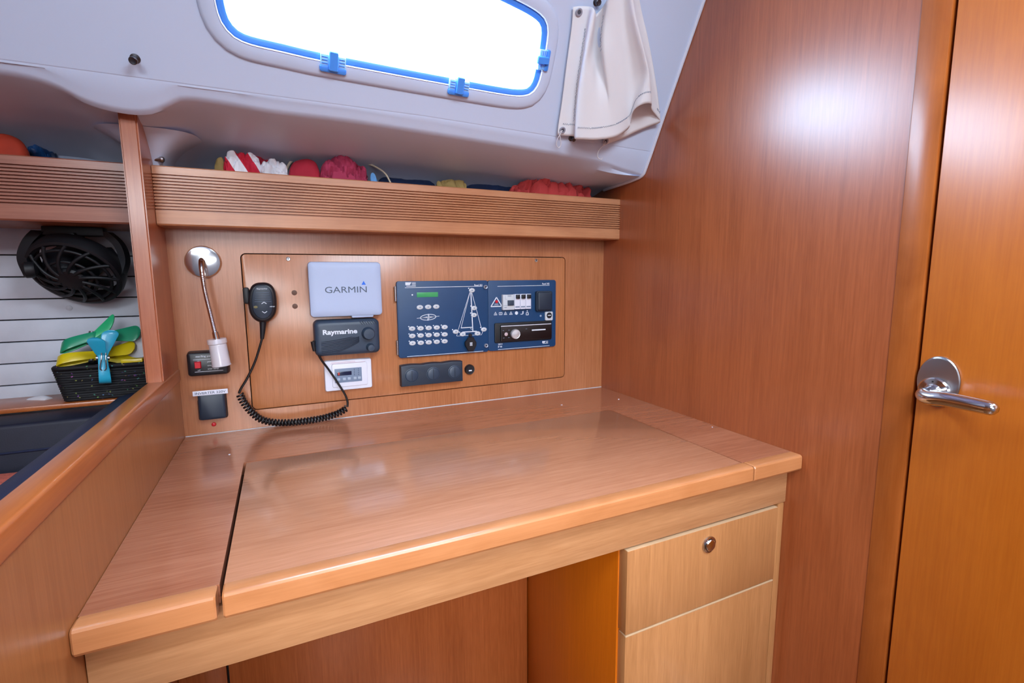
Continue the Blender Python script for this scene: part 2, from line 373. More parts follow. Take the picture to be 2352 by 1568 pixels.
# handle : oval plate, round boss, bent lever
hc = WX(2156, 876, XR); dh = MB()
L = []
for (x, k) in ((XR + .001, 1), (XR - .0025, 1), (XR - .004, .96), (XR - .0045, .9)):
    L.append([Vector((x, hc.y + .0282 * k * cos(a), hc.z + .0400 * k * sin(a))) for a in [2 * pi * i / 48 for i in range(48)]])
dh.loft(L); hplate = dh.build('handle_plate', M['steel'], door, label='oval polished steel handle plate')
bc = WX(2150, 897, XR)
MB().lathe((XR - .004, bc.y, bc.z), (-1, 0, 0), [(.0215, 0), (.0215, .004), (.0195, .0062), (.012, .007), (.0095, .009), (.0085, .02), (.0085, .034)], 40).build('handle_boss', M['chrome'], door)
e0 = Vector((XR - .036, bc.y, bc.z)); tip = WX(2292, 941, XR - .045)
pth = catmull([Vector((XR - .030, bc.y, bc.z)), e0 + Vector((-.007, -.003, -.001)), e0 + Vector((-.012, -.012, -.003)), e0.lerp(tip, .35) + Vector((-.008, 0, -.0)), e0.lerp(tip, .7) + Vector((-.002, 0, -.0)), tip], 6)
nn = len(pth); rr_ = [.0085 + .0025 * sin(pi * min(1, (i / nn)) * .9) if i < nn - 3 else (.0100, .008, .0045)[i - nn + 3] for i in range(nn)]
MB().tube(pth, rr_, 16).build('lever', M['chrome'], door, 60)
MB().cyl((XR - .0105, bc.y + .001, bc.z + .0155), (XR - .0112, bc.y + .001, bc.z + .0155), .0012, n=12).build('grub_screw', M['blackm'], door)

# left partition with capping rail and post
wl = struct(MB().box(XL - .020, XL, -1.75, .0, 0.0, .886).build('wall_left', M['part']))
rail = MB().box(-.2485, XL + .0025, -1.75, -.0, .880, .9087, .004, 3).build('capping_rail', M['solidY'], wl, label='solid wood capping rail')
pt_top = 1.428
post = MB()
prof = [(-.155, .9087), (-.155, 1.405), (-.150, pt_top), (-.09, 1.43), (.0, 1.43), (.0, .9087)]
post.loft([[Vector((-.2490, y, z)) for y, z in prof], [Vector((-.2205, y, z)) for y, z in prof]])
b = post.bm; bmesh.ops.bevel(b, geom=[e for e in b.edges if abs(e.verts[0].co.y + .155) < .02 and abs(e.verts[1].co.y + .155) < .02 and abs(e.verts[0].co.x - e.verts[1].co.x) < 1e-4], offset=.003, segments=3, affect='EDGES')
struct(post.build('trim_3', M['solidZ']))

# hull lining slats in the seat compartment
wo = struct(MB().box(-1.8, XR + .03, .128, .150, .0, 1.30).build('wall_outer', M['dark']))
zs = [W(0, yy, .115).z for yy in (512, 585, 636, 688, 736, 787, 837, 887, 931)]
zs = sorted(zs); zs = [zs[0] - .046] + zs
for a, b_ in zip(zs, zs[1:]):
    MB().box(-1.8, -.25, .115, .1275, a + .0012, b_ - .0012, .0018, 2).build('slat', M['slat'], wo)
o = MB().lathe((W(159, 707, .115).x, .115, W(159, 707, .115).z), (0, -1, 0), [(.006, 0), (.006, .001), (.004, .0025), (.0, .003)], 16).build('screw_cap', M['slat'], wo)

# floor, outer shell of the cabin behind the camera
struct(MB().box(-1.8, XR + .03, -2.6, .2, -.02, 0).build('floor', M['floorw']))
struct(MB().box(-1.8, XR + .03, -2.62, -2.6, 0, 1.95).build('wall_front', plain('grey_upholstered_wall', 'A0A0A8', .8)))
struct(MB().box(-1.82, -1.8, -2.6, .2, 0, 1.95).build('wall_far_left', M['part']))

# ceiling liner: profile swept along x, flat window panel, deckhead
FZ = [(-1.8, 1.44), (-.45, 1.4405), (-.38, 1.440), (-.35, 1.438), (-.318, 1.431), (-.280, 1.414), (-.232, 1.407), (-.195, 1.410), (-.170, 1.421), (-.142, 1.435), (-.085, 1.436), (0, 1.432), (.145, 1.432), (.33, 1.427), (.545, 1.420), (.77, 1.409), (.86, 1.396), (.927, 1.388)]
def plane_y(z): return -.208 - (z - 1.4272) * (.171 / .3112)
ZC = 1.4515
lb = MB(); xs = []; x = -1.8
while x < -.42: xs.append(x); x += .15
x = -.42
while x < XR: xs.append(x); x += .012
xs.append(XR)
loops = []
for x in xs:
    f = smooth_tab(FZ, x); rr2 = min(max((x - .70) / (XR - .70), 0), 1); rr2 = rr2 * rr2 * (3 - 2 * rr2)
    mix = lambda a, b_: a + (b_ - a) * rr2
    dip = min(max((1.436 - f) / .028, 0), 1) if x < 0 else 0
    zc = ZC if x < .3 else ZC - .012 * (x - .3) / .627
    yf = plane_y(f) + .002
    P = [(plane_y(zc), zc), (plane_y(zc - .0012) + .0007, zc - .0012), (plane_y(zc - .0045) + .0002, zc - .0045), (plane_y(f + .012) + .0012, f + .012), (yf - .0005, f + .005), (yf + .002, f + .0005), (yf + .0065, f - .0035), (yf + .016, f - .0075), (mix(-.16, -.175), mix(f - .014 + .017 * dip, 1.382)), (-.13, mix(f - .022 + .016 * dip, 1.379)),
         (-.08, mix(f - .030 + .014 * dip, 1.377)), (-.03, mix(f - .040 + .010 * dip, 1.376)), (.02, mix(f - .055, 1.372)), (.07, mix(f - .075, 1.36)), (.11, 1.32), (.135, 1.26), (.14, 1.215)]
    loops.append([Vector((x, y, z)) for y, z in P])
lb.loft(loops, closed=False)
# window outline in (x, slope distance from LP0)
def T(z): return (z - LP0.z) / LQ.z
def LPt(p, d): return Vector((p[0], LP0.y, LP0.z)) + LQ * p[1] - LN * d
wkey = [(-.0715, 1.600), (-.0680, 1.556), (-.0560, 1.534), (-.0300, 1.5225), (.0300, 1.5185), (.0880, 1.5155), (.200, 1.5132), (.330, 1.5112), (.460, 1.5098), (.510, 1.5120), (.5350, 1.5200), (.5470, 1.540), (.5480, 1.575), (.5460, 1.612), (.5380, 1.636), (.5150, 1.6490), (.458, 1.6600), (.30, 1.682), (.15, 1.701), (.0, 1.716), (-.045, 1.712), (-.066, 1.690), (-.0720, 1.650)]
wout = [(p.x, p.y) for p in resample([Vector((a.x, a.y, 0)) for a in catmull([(x_, T(z_), 0) for x_, z_ in wkey], 8, True)] + [Vector((wkey[0][0], T(wkey[0][1]), 0))], 121)][:-1]
def offs(pts, d):
    out = []; n = len(pts)
    for i in range(n):
        a, c = pts[i - 2], pts[(i + 2) % n]; tx, ty = c[0] - a[0], c[1] - a[1]; l = math.hypot(tx, ty); nx, ny = ty / l, -tx / l
        out.append((pts[i][0] + nx * d, pts[i][1] + ny * d))
    return out
# orientation test: +d must grow the outline
if abs(max(p[0] for p in offs(wout, .01)) - max(p[0] for p in wout) - .01) > .004: wout = wout[::-1]
TT = T(1.95); tcrs = T(ZC)
hb = holed([(-1.8, tcrs), (.30, tcrs), (XR, T(ZC - .012)), (XR, TT), (-1.8, TT)], wout, LPt, .004)
m_ = bpy.data.meshes.new('tmp'); hb.bm.to_mesh(m_); hb.bm.free(); lb.bm.from_mesh(m_)
yt = plane_y(1.95)
lb.box(-1.8, XR, -2.6, yt + .01, 1.95, 1.97)
ceil = struct(lb.build('ceiling', M['liner'], smooth=24))
# raised moulding round the window
mo = MB(); Ls = []
for d, h in ((.029, -.001), (.0285, .0015), (.026, .0045), (.022, .0062), (.014, .0068), (.005, .0068), (.002, .0060), (.0, .0035), (-.0005, -.012)):
    Ls.append([LPt(p, -h) for p in offs(wout, d)])
mo.loft(Ls, False, False).build('window_moulding', M['liner'], ceil)
# edge bead where the liner meets the bulkhead
f = lerp_tab(FZ, XR)
ep = [Vector((XR - .004, y, z)) for y, z in ((plane_y(1.95), 1.95), (plane_y(1.70), 1.70), (plane_y(1.50), 1.50), (plane_y(1.43) - .001, 1.43), (-.1915, 1.397), (-.185, 1.386), (-.174, 1.3805), (-.13, 1.3765), (-.06, 1.374), (.0, 1.372))]
MB().tube(resample(ep, 80), .0045, 10).build('edge_bead', M['white'], ceil)
# web (rib) of the liner behind the post, with bolt
ribs = MB(); Lr = []
for k in range(15):
    t = k / 14; z = 1.325 + t * .072; fl = .017 + .072 * t ** 2.2; y0 = -.052 - .062 * t ** 1.6; Lr.append([Vector((-.222 + (fl if c_ > 0 else -fl) * (abs(c_) ** .6), (y0 + .11) / 2 + (.11 - y0) / 2 * (1 if s_ > 0 else -1) * abs(s_) ** .5 - .0, z)) for c_, s_ in [(cos(a), sin(a)) for a in [2 * pi * i / 28 for i in range(28)]]])
ribs.loft(Lr).build('liner_web', M['liner'], ceil, 60)
bp0 = W(369, 366, -.06)
MB().lathe(bp0 + Vector((-.012, .004, 0)), (1, -.3, 0), [(.0045, 0), (.0045, .012), (.006, .0125), (.006, .016), (.004, .0185), (0, .019)], 20).build('web_bolt', M['steel'], ceil)

# window: gasket frame coloured with the blue glare, pane, three latches
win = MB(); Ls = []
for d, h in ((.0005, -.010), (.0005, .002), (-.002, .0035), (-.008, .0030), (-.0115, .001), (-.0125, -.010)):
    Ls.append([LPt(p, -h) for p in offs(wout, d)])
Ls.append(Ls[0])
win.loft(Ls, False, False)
winroot = struct(win.build('window_1', M['glarefr']))
pn = MB(); pi_ = offs(wout, -.0118); pn.loft([[LPt(p, .006) for p in pi_], [LPt(p, .009) for p in pi_]]); pn.build('pane', M['glass'], winroot)
wl_ = MB(); Ls = [[LPt(p, -h) for p in offs(wout, d)] for d, h in ((.0028, .0068), (.0015, .0080), (.0004, .0060))]; wl_.loft(Ls, False, False).build('inner_lip', M['white'], winroot)
def latch(c, ang, s=1.0):
    """c = (x,t) on the liner, ang = direction of the lever in the liner plane"""
    U = Vector((1, 0, 0)) * cos(ang) + LQ * sin(ang); V = Vector((1, 0, 0)) * -sin(ang) + LQ * cos(ang)
    O = LPt(c, 0); X = Matrix((( U.x, -LN.x, V.x, O.x), (U.y, -LN.y, V.y, O.y), (U.z, -LN.z, V.z, O.z), (0, 0, 0, 1)))
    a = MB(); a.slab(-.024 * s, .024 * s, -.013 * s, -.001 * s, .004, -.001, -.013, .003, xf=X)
    lat = a.build('latch', M['glarefr'], winroot)
    q = MB()
    for sg in (-1, 1): q.slab(min(sg * .0225, sg * .0085) * s, max(sg * .0225, sg * .0085) * s, -.002 * s, .017 * s, .0015, -.001, -.011, .0015, xf=X)
    lp = q.build('latch_plate', M['bluelt'], lat, label='pale blue ribbed latch plate')
    q = MB()
    for sg in (-1, 1):
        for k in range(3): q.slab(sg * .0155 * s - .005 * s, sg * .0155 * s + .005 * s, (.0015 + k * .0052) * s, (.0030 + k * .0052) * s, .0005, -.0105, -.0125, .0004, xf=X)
    q.build('latch_rib', M['glarefr'], lat)
    q = MB(); q.rr(-.0085 * s, .0085 * s, -.009 * s, .0245 * s, .003, [(-.010, 0), (-.017, 0), (-.019, .0015)], xf=X); q.build('latch_lever', M['glarefr'], lat)
for (px, py, ang, s) in ((764, 149, -.035, 1.0), (1051, 203, -.02, .98), (1247, 137, pi / 2 + .06, .86)):
    p = WL(px, py); latch((p.x, (p - Vector((p.x, LP0.y, LP0.z))).dot(LQ)), ang, s)

# ============================================================ FURNITURE
ct = thing('chart_table', (.35, -.35, 0), 'wooden chart table with lifting lid fixed between partition and bulkhead', 'table')
LX0, LX1, LY0, LY1 = -.0835, .7832, -.665, -.2425     # lid opening
gp = .0030
# fixed veneered border round the lid (U shape), front solid nosings
u = MB(); th = .024
for (a, b_, c, d) in ((XL + .0006, LX0 - gp - .0015, -.664, -.0006), (LX1 + gp, XR - .0006, -.664, -.0006), (LX0 - gp - .0015, LX1 + gp, LY1 + gp, -.0006)):
    u.box(a, b_, c, d, ZT - th, ZT)
u.build('tabletop', M['table'], ct)
MB().box(XL + .001, XR - .001, -.0024, -.0006, ZT - .001, ZT + .0014, .0006).build('sealant_bead', M['cream'], ct)
MB().box(LX0 - .02, LX1 + .02, -.64, LY1 + .02, ZT - th - .006, ZT - th - .0005).build('lid_support', M['dark'], ct)
MB().box(LX0, LX1, -.6655, LY1, ZT - th, ZT + .0004, .0008).build('lid', M['lid'], ct, label='hinged lid panel, paler than its border')
def nosing(x0, x1, nm='nosing'):
    pr = [(-.664, ZT), (-.667, ZT + .0008), (-.6850, ZT + .0009), (-.6878, ZT - .0002), (-.6896, ZT - .0026), (-.690, ZT - .0050), (-.690, ZT - .026), (-.688, ZT - .0295), (-.684, ZT - .031), (-.664, ZT - .031)]
    n_ = MB(); Ls = []
    for x, k in ((x0, .8), (x0 + .002, 1.0), (x1 - .002, 1.0), (x1, .8)):
        Ls.append([Vector((x, -.677 + (y + .677) * (1 if k == 1 else .9), ZT - .015 + (z - ZT + .015) * (1 if k == 1 else .93))) for y, z in pr])
    n_.loft(Ls); return n_.build(nm, M['nose'], ct, 24)
nosing(XL + .0006, LX0 - .0065); nosing(LX0 + .0, LX1 + .004, 'lid_nosing'); nosing(LX1 + .0065, XR - .0006)
MB().box(XL + .0006, XR - .0006, -.660, -.648, .640, .72, .001).build('apron', M['apron'], ct)
XK = .512
kx = WX(1212, 1325, XK).y
jx = W(522, 1530, kx).x
kb = MB().box(jx + .002, XK - .0015, kx, kx + .012, 0.0, ZT - th - .006, .001).build('back_panel', M['knee'], ct)
MB().box(XL + .0006, jx - .002, kx, kx + .012, 0.0, ZT - th - .006, .001).build('back_panel', M['knee'], ct)
MB().box(XL + .0006, XK - .001, kx + .013, kx + .02, 0.0, .7).build('backing', M['dark'], ct)

dc = thing('drawer_cabinet', (.72, -.40, 0), 'pedestal cabinet with one drawer over a door under the table right end', 'cabinet')
MB().box(XK, XK + .012, -.642, kx + .02, 0, .637, .001).build('side_panel', M['cabside'], dc, label='orange-brown side panel facing the kneehole')
MB().box(.9085, XR - .0006, -.657, -.60, 0, .638, .001).build('stile', M['drawer'], dc)
MB().box(XK + .012, .9085, -.636, -.628, 0, .6375).build('carcass', M['dark'], dc)
D0, D1, DZ0, DZ1 = .5150, .8998, .4765, .6348
dr = MB().box(D0, D1, -.664, -.640, DZ0, DZ1, .0012).build('drawer', M['drawer'], dc)
MB().box(D0 + .001, D1 - .001, -.6632, -.641, DZ1 - .0002, DZ1 + .0006, .0003).build('drawer_edging', M['edging'], dr)
kp = W(1629, 1250, -.666)
MB().lathe((kp.x, -.6635, kp.z), (0, -1, 0), [(.0155, 0), (.0165, .002), (.016, .004), (.013, .0052), (.0125, .003), (.0118, .0028), (.0115, .0062), (.010, .008), (.006, .0088), (0, .009)], 36).build('knob', M['chrome'], dr)
MB().box(D0 + .001, D1 - .001, -.663, -.640, .05, DZ0 - .0035, .0012).build('cabinet_door', M['drawer'], dc)
MB().box(D0 + .001, D1 - .001, -.6636, -.645, DZ0 - .0055, DZ0 - .0022, .0008).build('edge_strip', M['edging'], dc)

# reeded shelf fronts
def shelf(name, x0, x1, mat, label, loc):
    r_ = thing(name, loc, label, 'shelf')
    z0, z1 = 1.2165, 1.3335; yf = -.079; gz0, gz1 = 1.2475, 1.3155; ng = 12
    pr = [(yf + .022, z0), (yf + .003, z0), (yf, z0 + .003)]
    for k in range(ng):
        zc = gz0 + (gz1 - gz0) * (k / (ng - 1)); pr += [(yf, zc - .0017), (yf + .0060, zc - .0013), (yf + .0060, zc + .0013), (yf, zc + .0017)]
    pr += [(yf, z1 - .002), (yf + .002, z1), (yf + .022, z1)]
    m_ = MB(); m_.loft([[Vector((x, y, z)) for y, z in pr] for x in (x0, x1)]); m_.build('fiddle_rail', mat, r_, 20, label='reeded solid wood front rail')
    MB().box(x0, x1, yf + .022, .112, 1.2165, 1.2285).build('shelf_board', M['back'], r_)
    return r_
shelf('shelf', -.2198, XR - .0005, M['fiddle'], 'long shelf with reeded rail above the instrument wall, right of the post', (.35, .0, 1.2165))
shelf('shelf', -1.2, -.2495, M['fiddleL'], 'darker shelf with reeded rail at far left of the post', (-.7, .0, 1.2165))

# ledge and cushions in the seat compartment
zl = W(150, 926, .0).z
tag(MB().box(-1.2, -.2495, -.004, .114, zl - .010, zl, .002).build('ledge', M['solidY']), 'narrow wooden ledge below the white slats holding the black basket', 'ledge')
bc_ = thing('back_cushion', (-.7, -.06, .45), 'dark navy backrest cushion under the wooden ledge', 'cushion')
MB().box(-1.2, -.338, -.10, -.006, .56, zl - .0115, .008, 3).build('cushion_body', M['navyfab2'], bc_)
MB().tube([Vector((-1.2, -.101, zl - .065)), Vector((-.34, -.101, zl - .065))], .0022, 8).build('piping', M['navyfab'], bc_)
sc_ = MB(); pr = [(-.312, .50), (-.312, .80), (-.300, .845), (-.262, .868), (-.2485, .868), (-.2425, .50)]
pr = [(-.335, .56), (-.337, .80), (-.333, .850), (-.322, .864), (-.300, .870), (-.252, .872), (-.2425, .86), (-.2425, .56)]
sc_.loft([[Vector((x, y, z)) for x, z in pr] for y in (-1.6, -1.2, -.8, -.4, -.11, -.04)])
tag(sc_.build('side_cushion', M['navyfab'], None, 50), 'navy side cushion leaning along the low partition rail', 'cushion')
st = MB(); Ls = []
for k_, (y_, ht) in enumerate(((-.62, .02), (-.60, .16), (-.55, .20), (-.40, .215), (-.25, .212), (-.17, .210), (-.135, .195), (-.118, .17), (-.112, .02))):
    Ls.append([Vector((x_, y_, .560 + ht * f_ + (.004 * noise.noise(Vector((x_ * 20, y_ * 20, f_))) if f_ > .5 else 0))) for x_, f_ in [(-1.1, 0), (-1.1, .5), (-1.08, .95)] + [(-1.05 + .03 * q_, 1.0) for q_ in range(22)] + [(-.41, .97), (-.395, .8), (-.39, 0)]])
st.loft(Ls); tw = st.build('folded_towel', M['coral'], None, 60); tag(tw, 'coral towelling bundle on the seat beyond the partition', 'towel')
tag(MB().box(-1.2, -.2425, -1.6, -.105, .40, .545, .02, 3).build('seat_cushion', M['navyfab']), 'navy seat cushion beneath the coral throw', 'cushion')
tag(MB().box(-1.2, -.2425, -1.6, .1, 0, .398).build('bench', M['part']), 'wooden bench seat carrying the navy cushions', 'bench')

# ============================================================ WALL INSTRUMENTS
ap = thing('access_panel', ((PX0 + PX1) / 2, 0, PZ0), 'large veneered access panel with rounded corners holding the instruments', 'panel')
MB().slab(PX0, PX1, PZ0, PZ1, .010, .012, -.0002, .0006).build('board', M['panelw'], ap)
for (px, py) in ((662, 594.5), (1231.5, 598)):
    p = W(px, py); s_ = MB().lathe((p.x, -.0002, p.z), (0, -1, 0), [(.0048, 0), (.0048, .0008), (.0040, .0014), (.0022, .0012), (.0020, .0004), (0, .0004)], 20).build('screw', M['steel'], ap)
    MB().cyl((p.x, -.0010, p.z), (p.x, -.0016, p.z), .0013, n=10).build('socket', M['blackm'], s_)
for (px, py) in ((676, 672), (677.5, 703)):
    p = W(px, py); MB().lathe((p.x, -.0001, p.z), (0, -1, 0), [(.0062, 0), (.0062, .0006), (.005, .0012), (0, .0014)], 20).build('wood_plug', plain('brown_plug', '6A4A3C', .6), ap)

# --- gooseneck reading lamp
p = W(466, 601, -.01); lp = thing('reading_lamp', (p.x, 0, p.z), 'chrome gooseneck reading lamp with frosted glass shade, left of the instruments', 'lamp')
MB().lathe((p.x, 0, p.z), (0, -1, 0), [(.0335, 0), (.0350, .003), (.0350, .008), (.0330, .0115), (.026, .013), (.0, .0135)], 48).build('wall_plate', M['chrome'], lp)
q0 = W(463, 597, -.013); path = catmull([q0, W(462, 600, -.035), W(463, 618, -.055), W(470, 665, -.065), W(482, 715, -.068), W(491, 752, -.068), W(496, 775, -.068)], 12)
path = resample(path, 260); rs = [.0043 + (.0007 if (i % 3) == 0 else 0) for i in range(260)]
MB().tube(path, rs, 10).build('gooseneck', M['chrome'], lp, 80)
a, b_ = W(494, 762, -.068), W(499, 782, -.068)
MB().cyl(a, b_, .0062, .0066).build('lamp_holder', M['chrome'], lp)
a, b_ = W(497.5, 778, -.068), W(509, 839, -.068); ax = b_ - a; ln = ax.length
shd = MB(); shd.lathe(a, ax, [(.0060, 0), (.0180, .0), (.0188, .003), (.0188, .010), (.0165, .012), (.0172, .014), (.0180, ln - .004), (.0190, ln), (.0178, ln + .001), (.0160, ln - .001), (.0150, .015), (.006, .004)], 40)
shd.build('shade', M['shade'], lp, label='frosted clear glass cylinder shade')
MB().lathe(a, ax, [(.006, .002), (.009, .004), (.009, .035), (.007, .040), (0, .041)], 20).build('bulb', M['white'], lp)

# --- remote switch box
x0, x1, z0, z1 = rect((429, 811), (521, 808), (523, 856), (433, 866), -.024)
rs_ = thing('remote_switch', ((x0 + x1) / 2, 0, z0), 'black inverter remote box with red rocker switch behind the lamp shade', 'switch')
MB().rr(x0, x1, z0, z1, .006, [(0, -.003), (-.018, -.0015), (-.022, .0005), (-.024, .004)]).build('case', M['black'], rs_)
sx, sz = x1 - x0, z1 - z0
text('sterling power pr', x0 + sx * .52, z1 - sz * .16, sx * .62, sz * .10, -.0241, M['print'], rs_, bold=.01)
text('on', x0 + sx * .27, z1 - sz * .37, sx * .06, sz * .045, -.0241, M['print'], rs_)
text('off', x0 + sx * .27, z1 - sz * .76, sx * .07, sz * .045, -.0241, M['print'], rs_)
text('power', x0 + sx * .58, z1 - sz * .42, sx * .17, sz * .075, -.0241, M['print'], rs_)
text('over load', x0 + sx * .63, z1 - sz * .57, sx * .28, sz * .065, -.0241, M['print'], rs_)
text('over temp', x0 + sx * .63, z1 - sz * .74, sx * .28, sz * .07, -.0241, M['print'], rs_)
lnb = MB(); line(lnb, (x0 + sx * .14, z1 - sz * .29), (x1 - sx * .1, z1 - sz * .29), .0008, -.0239, -.0243); line(lnb, (x0 + sx * .16, z0 + sz * .17), (x1 - sx * .12, z0 + sz * .17), .0008, -.0239, -.0243)
lnb.build('printed_line', M['print'], rs_)
MB().rr(x0 + sx * .17, x0 + sx * .33, z0 + sz * .33, z0 + sz * .62, .001, [(-.022, -.001), (-.026, 0), (-.0285, .001)]).build('rocker', M['redplastic'], rs_, label='red rocker switch')

# --- inverter outlet
x0, x1, z0, z1 = rect((453, 909), (517, 905), (521, 961), (457, 967), -.020)
so = thing('wall_outlet', ((x0 + x1) / 2, 0, z0), 'black square outlet cover under the white strip label, above the red indicator', 'outlet')
MB().rr(x0, x1, z0, z1 + .004, .006, [(0, -.001), (-.014, 0), (-.018, .0015), (-.020, .005)]).build('cover', M['slatedk'], so)
MB().slab(x0 - .002, x1 + .001, z0 - .001, z1 - .01, .004, 0, -.008, .001).build('frame', M['blackm'], so)
a, b2, c, d = rect((442, 899), (523, 892.5), (523.5, 903), (443, 909.5), -.020)
zm, xm = (c + d) / 2, (a + b2) / 2
lb_ = MB(); lb_.slab(a, b2, zm - .0055, zm + .0055, .0005, -.0195, -.0206, .0003); strip = lb_.build('label_strip', M['white'], so, label='white strip printed with the outlet name')
text('INVERTER 220V', xm, zm, .060, .0055, -.0208, M['printdk'], so, bold=.01)
p = W(491, 974.5, -.002); tag(MB().lathe((p.x, 0, p.z), (0, -1, 0), [(.0048, 0), (.0048, .002), (.0035, .004), (0, .005)], 20).build('indicator_light', M['redplastic']), 'tiny round red indicator below the black outlet cover', 'indicator')

# --- VHF hand microphone with coiled cord
yh = -.045
hp = [W(*q, yh) for q in ((599, 648.5), (612, 649), (624, 655), (632, 668), (635.5, 690), (634.5, 715), (626, 731), (613, 740), (598, 741), (583, 733), (573, 718), (569, 695), (571, 672), (578, 656), (588, 650))]
hp = [v - Vector((0, v.y, 0)) for v in resample(catmull(hp, 6, True) + [hp[0]], 61)][:-1]
hc_ = sum(hp, Vector()) / 60
mic = thing('hand_microphone', (hc_.x, 0, hc_.z - .03), 'black oval radio hand microphone hung on the panel with a coiled cord', 'microphone')
Ls = [[hc_ + (v - hc_) * k + Vector((0, y, 0)) for v in hp] for y, k in ((-.020, .80), (-.022, .93), (-.027, .985), (-.036, 1.0), (-.042, .96), (-.045, .90), (-.0462, .84))]
MB().loft(Ls).build('mic_body', M['black'], mic, 50)
pl = [[hc_ + Vector(((v.x - hc_.x) * .70 * k, y, (v.z - hc_.z) * .80 * k + .001)) for v in hp] for y, k in ((-.046, 1.03), (-.0475, 1.0), (-.0480, .96))]
MB().loft(pl).build('front_plate', M['slatedk'], mic)
gr = MB()
for k in range(5): zz = hc_.z + .0215 - k * .0050; gr.slab(hc_.x - .0125 - k * .0009, hc_.x + .0145 + k * .0009, zz, zz + .0008, .0003, -.0478, -.0488, .0002)
gr.build('speaker_slot', M['greyface'], mic)
text('Raymarine', hc_.x + .001, hc_.z + .0305, .021, .0036, -.0482, M['print'], mic, bold=.02)
text('MENU', hc_.x + .0195, hc_.z - .0100, .0100, .0026, -.0482, M['print'], mic, bold=.01)
cv = MB()
for sg, zz in ((1, -.001), (-1, -.0225)):
    cxx = hc_.x + .003; zc = hc_.z + zz; line(cv, (cxx - .005, zc - sg * .0022), (cxx, zc + sg * .0018), .0014, -.0480, -.0486); line(cv, (cxx + .005, zc - sg * .0022), (cxx, zc + sg * .0018), .0014, -.0480, -.0486)
cv.build('arrow_mark', M['print'], mic)
MB().lathe((hc_.x - .0145, -.0478, hc_.z - .0100), (0, -1, 0), [(.0030, 0), (.0030, .0006), (.0018, .0008), (0, .0008)], 20, 1.4).build('yellow_mark', plain('yellow_print', '6C6438', .5), mic)
# side push-to-talk bar and wall hook
MB().slab(hc_.x - .0385, hc_.x - .026, hc_.z - .003, hc_.z + .034, .005, -.020, -.040, .003).build('talk_button', M['blackm'], mic)
MB().slab(hc_.x - .010, hc_.x + .012, hc_.z - .014, hc_.z + .016, .003, 0, -.021, .001).build('hanger_clip', M['blackm'], mic)
ctr = catmull([W(604, 738, -.034), W(604, 750, -.034), W(603, 770, -.034), W(597, 795, -.034), W(585, 832, -.032), W(568, 868, -.030), W(553, 893, -.028), W(549, 903, -.027)], 8)
MB().tube([W(604, 738, -.034), W(603.5, 755, -.034), W(602, 778, -.034)], [.0075, .0062, .0042], 14).build('strain_relief', M['black'], mic)
coil_c = resample(catmull([W(551, 905, -.027), W(559, 922, -.026), W(575, 943, -.026), W(598, 962, -.028), W(628, 969.5, -.030), W(665, 970, -.034), W(705, 966, -.036), W(745, 959, -.034), W(778, 948, -.030), W(796, 937, -.027)], 10), 1500)
turns = 38; hel = []
for i, c in enumerate(coil_c):
    t = (coil_c[min(i + 1, 1499)] - coil_c[max(i - 1, 0)]).normalized(); u1 = t.cross(Vector((0, 1, 0))).normalized(); u2 = t.cross(u1); an = 2 * pi * turns * i / 1500
    hel.append(c + (u1 * cos(an) + u2 * sin(an)) * .0064)
tail = catmull([W(798, 934, -.024), W(798, 922, -.024), W(792, 905, -.023), W(775, 878, -.023), W(756, 850, -.024), W(738, 826, -.03), W(728, 806, -.034), W(722, 790, -.034), W(721, 782, -.034)], 8)
cord = MB(); cord.tube(ctr, .0026, 8); cord.tube(hel, .0026, 6); cord.tube(tail, .0026, 8)
cord.build('coiled_cord', M['cable'], mic, 60)
MB().tube([W(719, 784, -.034), W(720, 792, -.034), W(722, 806, -.034)], [.0060, .0052, .0036], 14).build('cord_plug', M['black'], mic)

# --- chart plotter with its sun cover
yg = -.034; x0, x1, z0, z1 = rect((707, 602), (876, 600), (878, 723), (712, 730), yg)
gm = thing('chart_plotter', ((x0 + x1) / 2, 0, z0), 'chart plotter under a pale grey snap-on cover', 'plotter')
gc = MB(); gc.rr(x0, x1, z0, z1, .009, [(-.004, .003), (-.012, .0005), (-.026, 0), (-.0315, .0012), (-.034, .005), (-.0345, .016), (-.0350, .03)]); gc.build('sun_cover', M['gcover'], gm, 40)
MB().slab(x0 + .014, x1 - .014, z0 + .012, z1 - .012, .006, 0, -.010, .002).build('display_body', M['blackm'], gm)
MB().slab(x0 + .095, x0 + .148, z0 - .0045, z0 + .006, .003, -.010, -.030, .002).build('cover_tab', M['gcover'], gm)
tc_ = W(795, 665, yg)
text('GARMIN', tc_.x, tc_.z, .0975, .0150, -.0352, M['printdk'], gm, bold=.0)
tv = W(835, 649.5, yg); t3 = MB(); t3.loft([[Vector((tv.x + a, y, tv.z + b_)) for a, b_ in ((-.0052, -.0045), (.0052, -.0045), (0, .0050))] for y in (-.0348, -.0354)]); t3.build('blue_triangle', M['printblue'], gm, label='blue triangle mark')

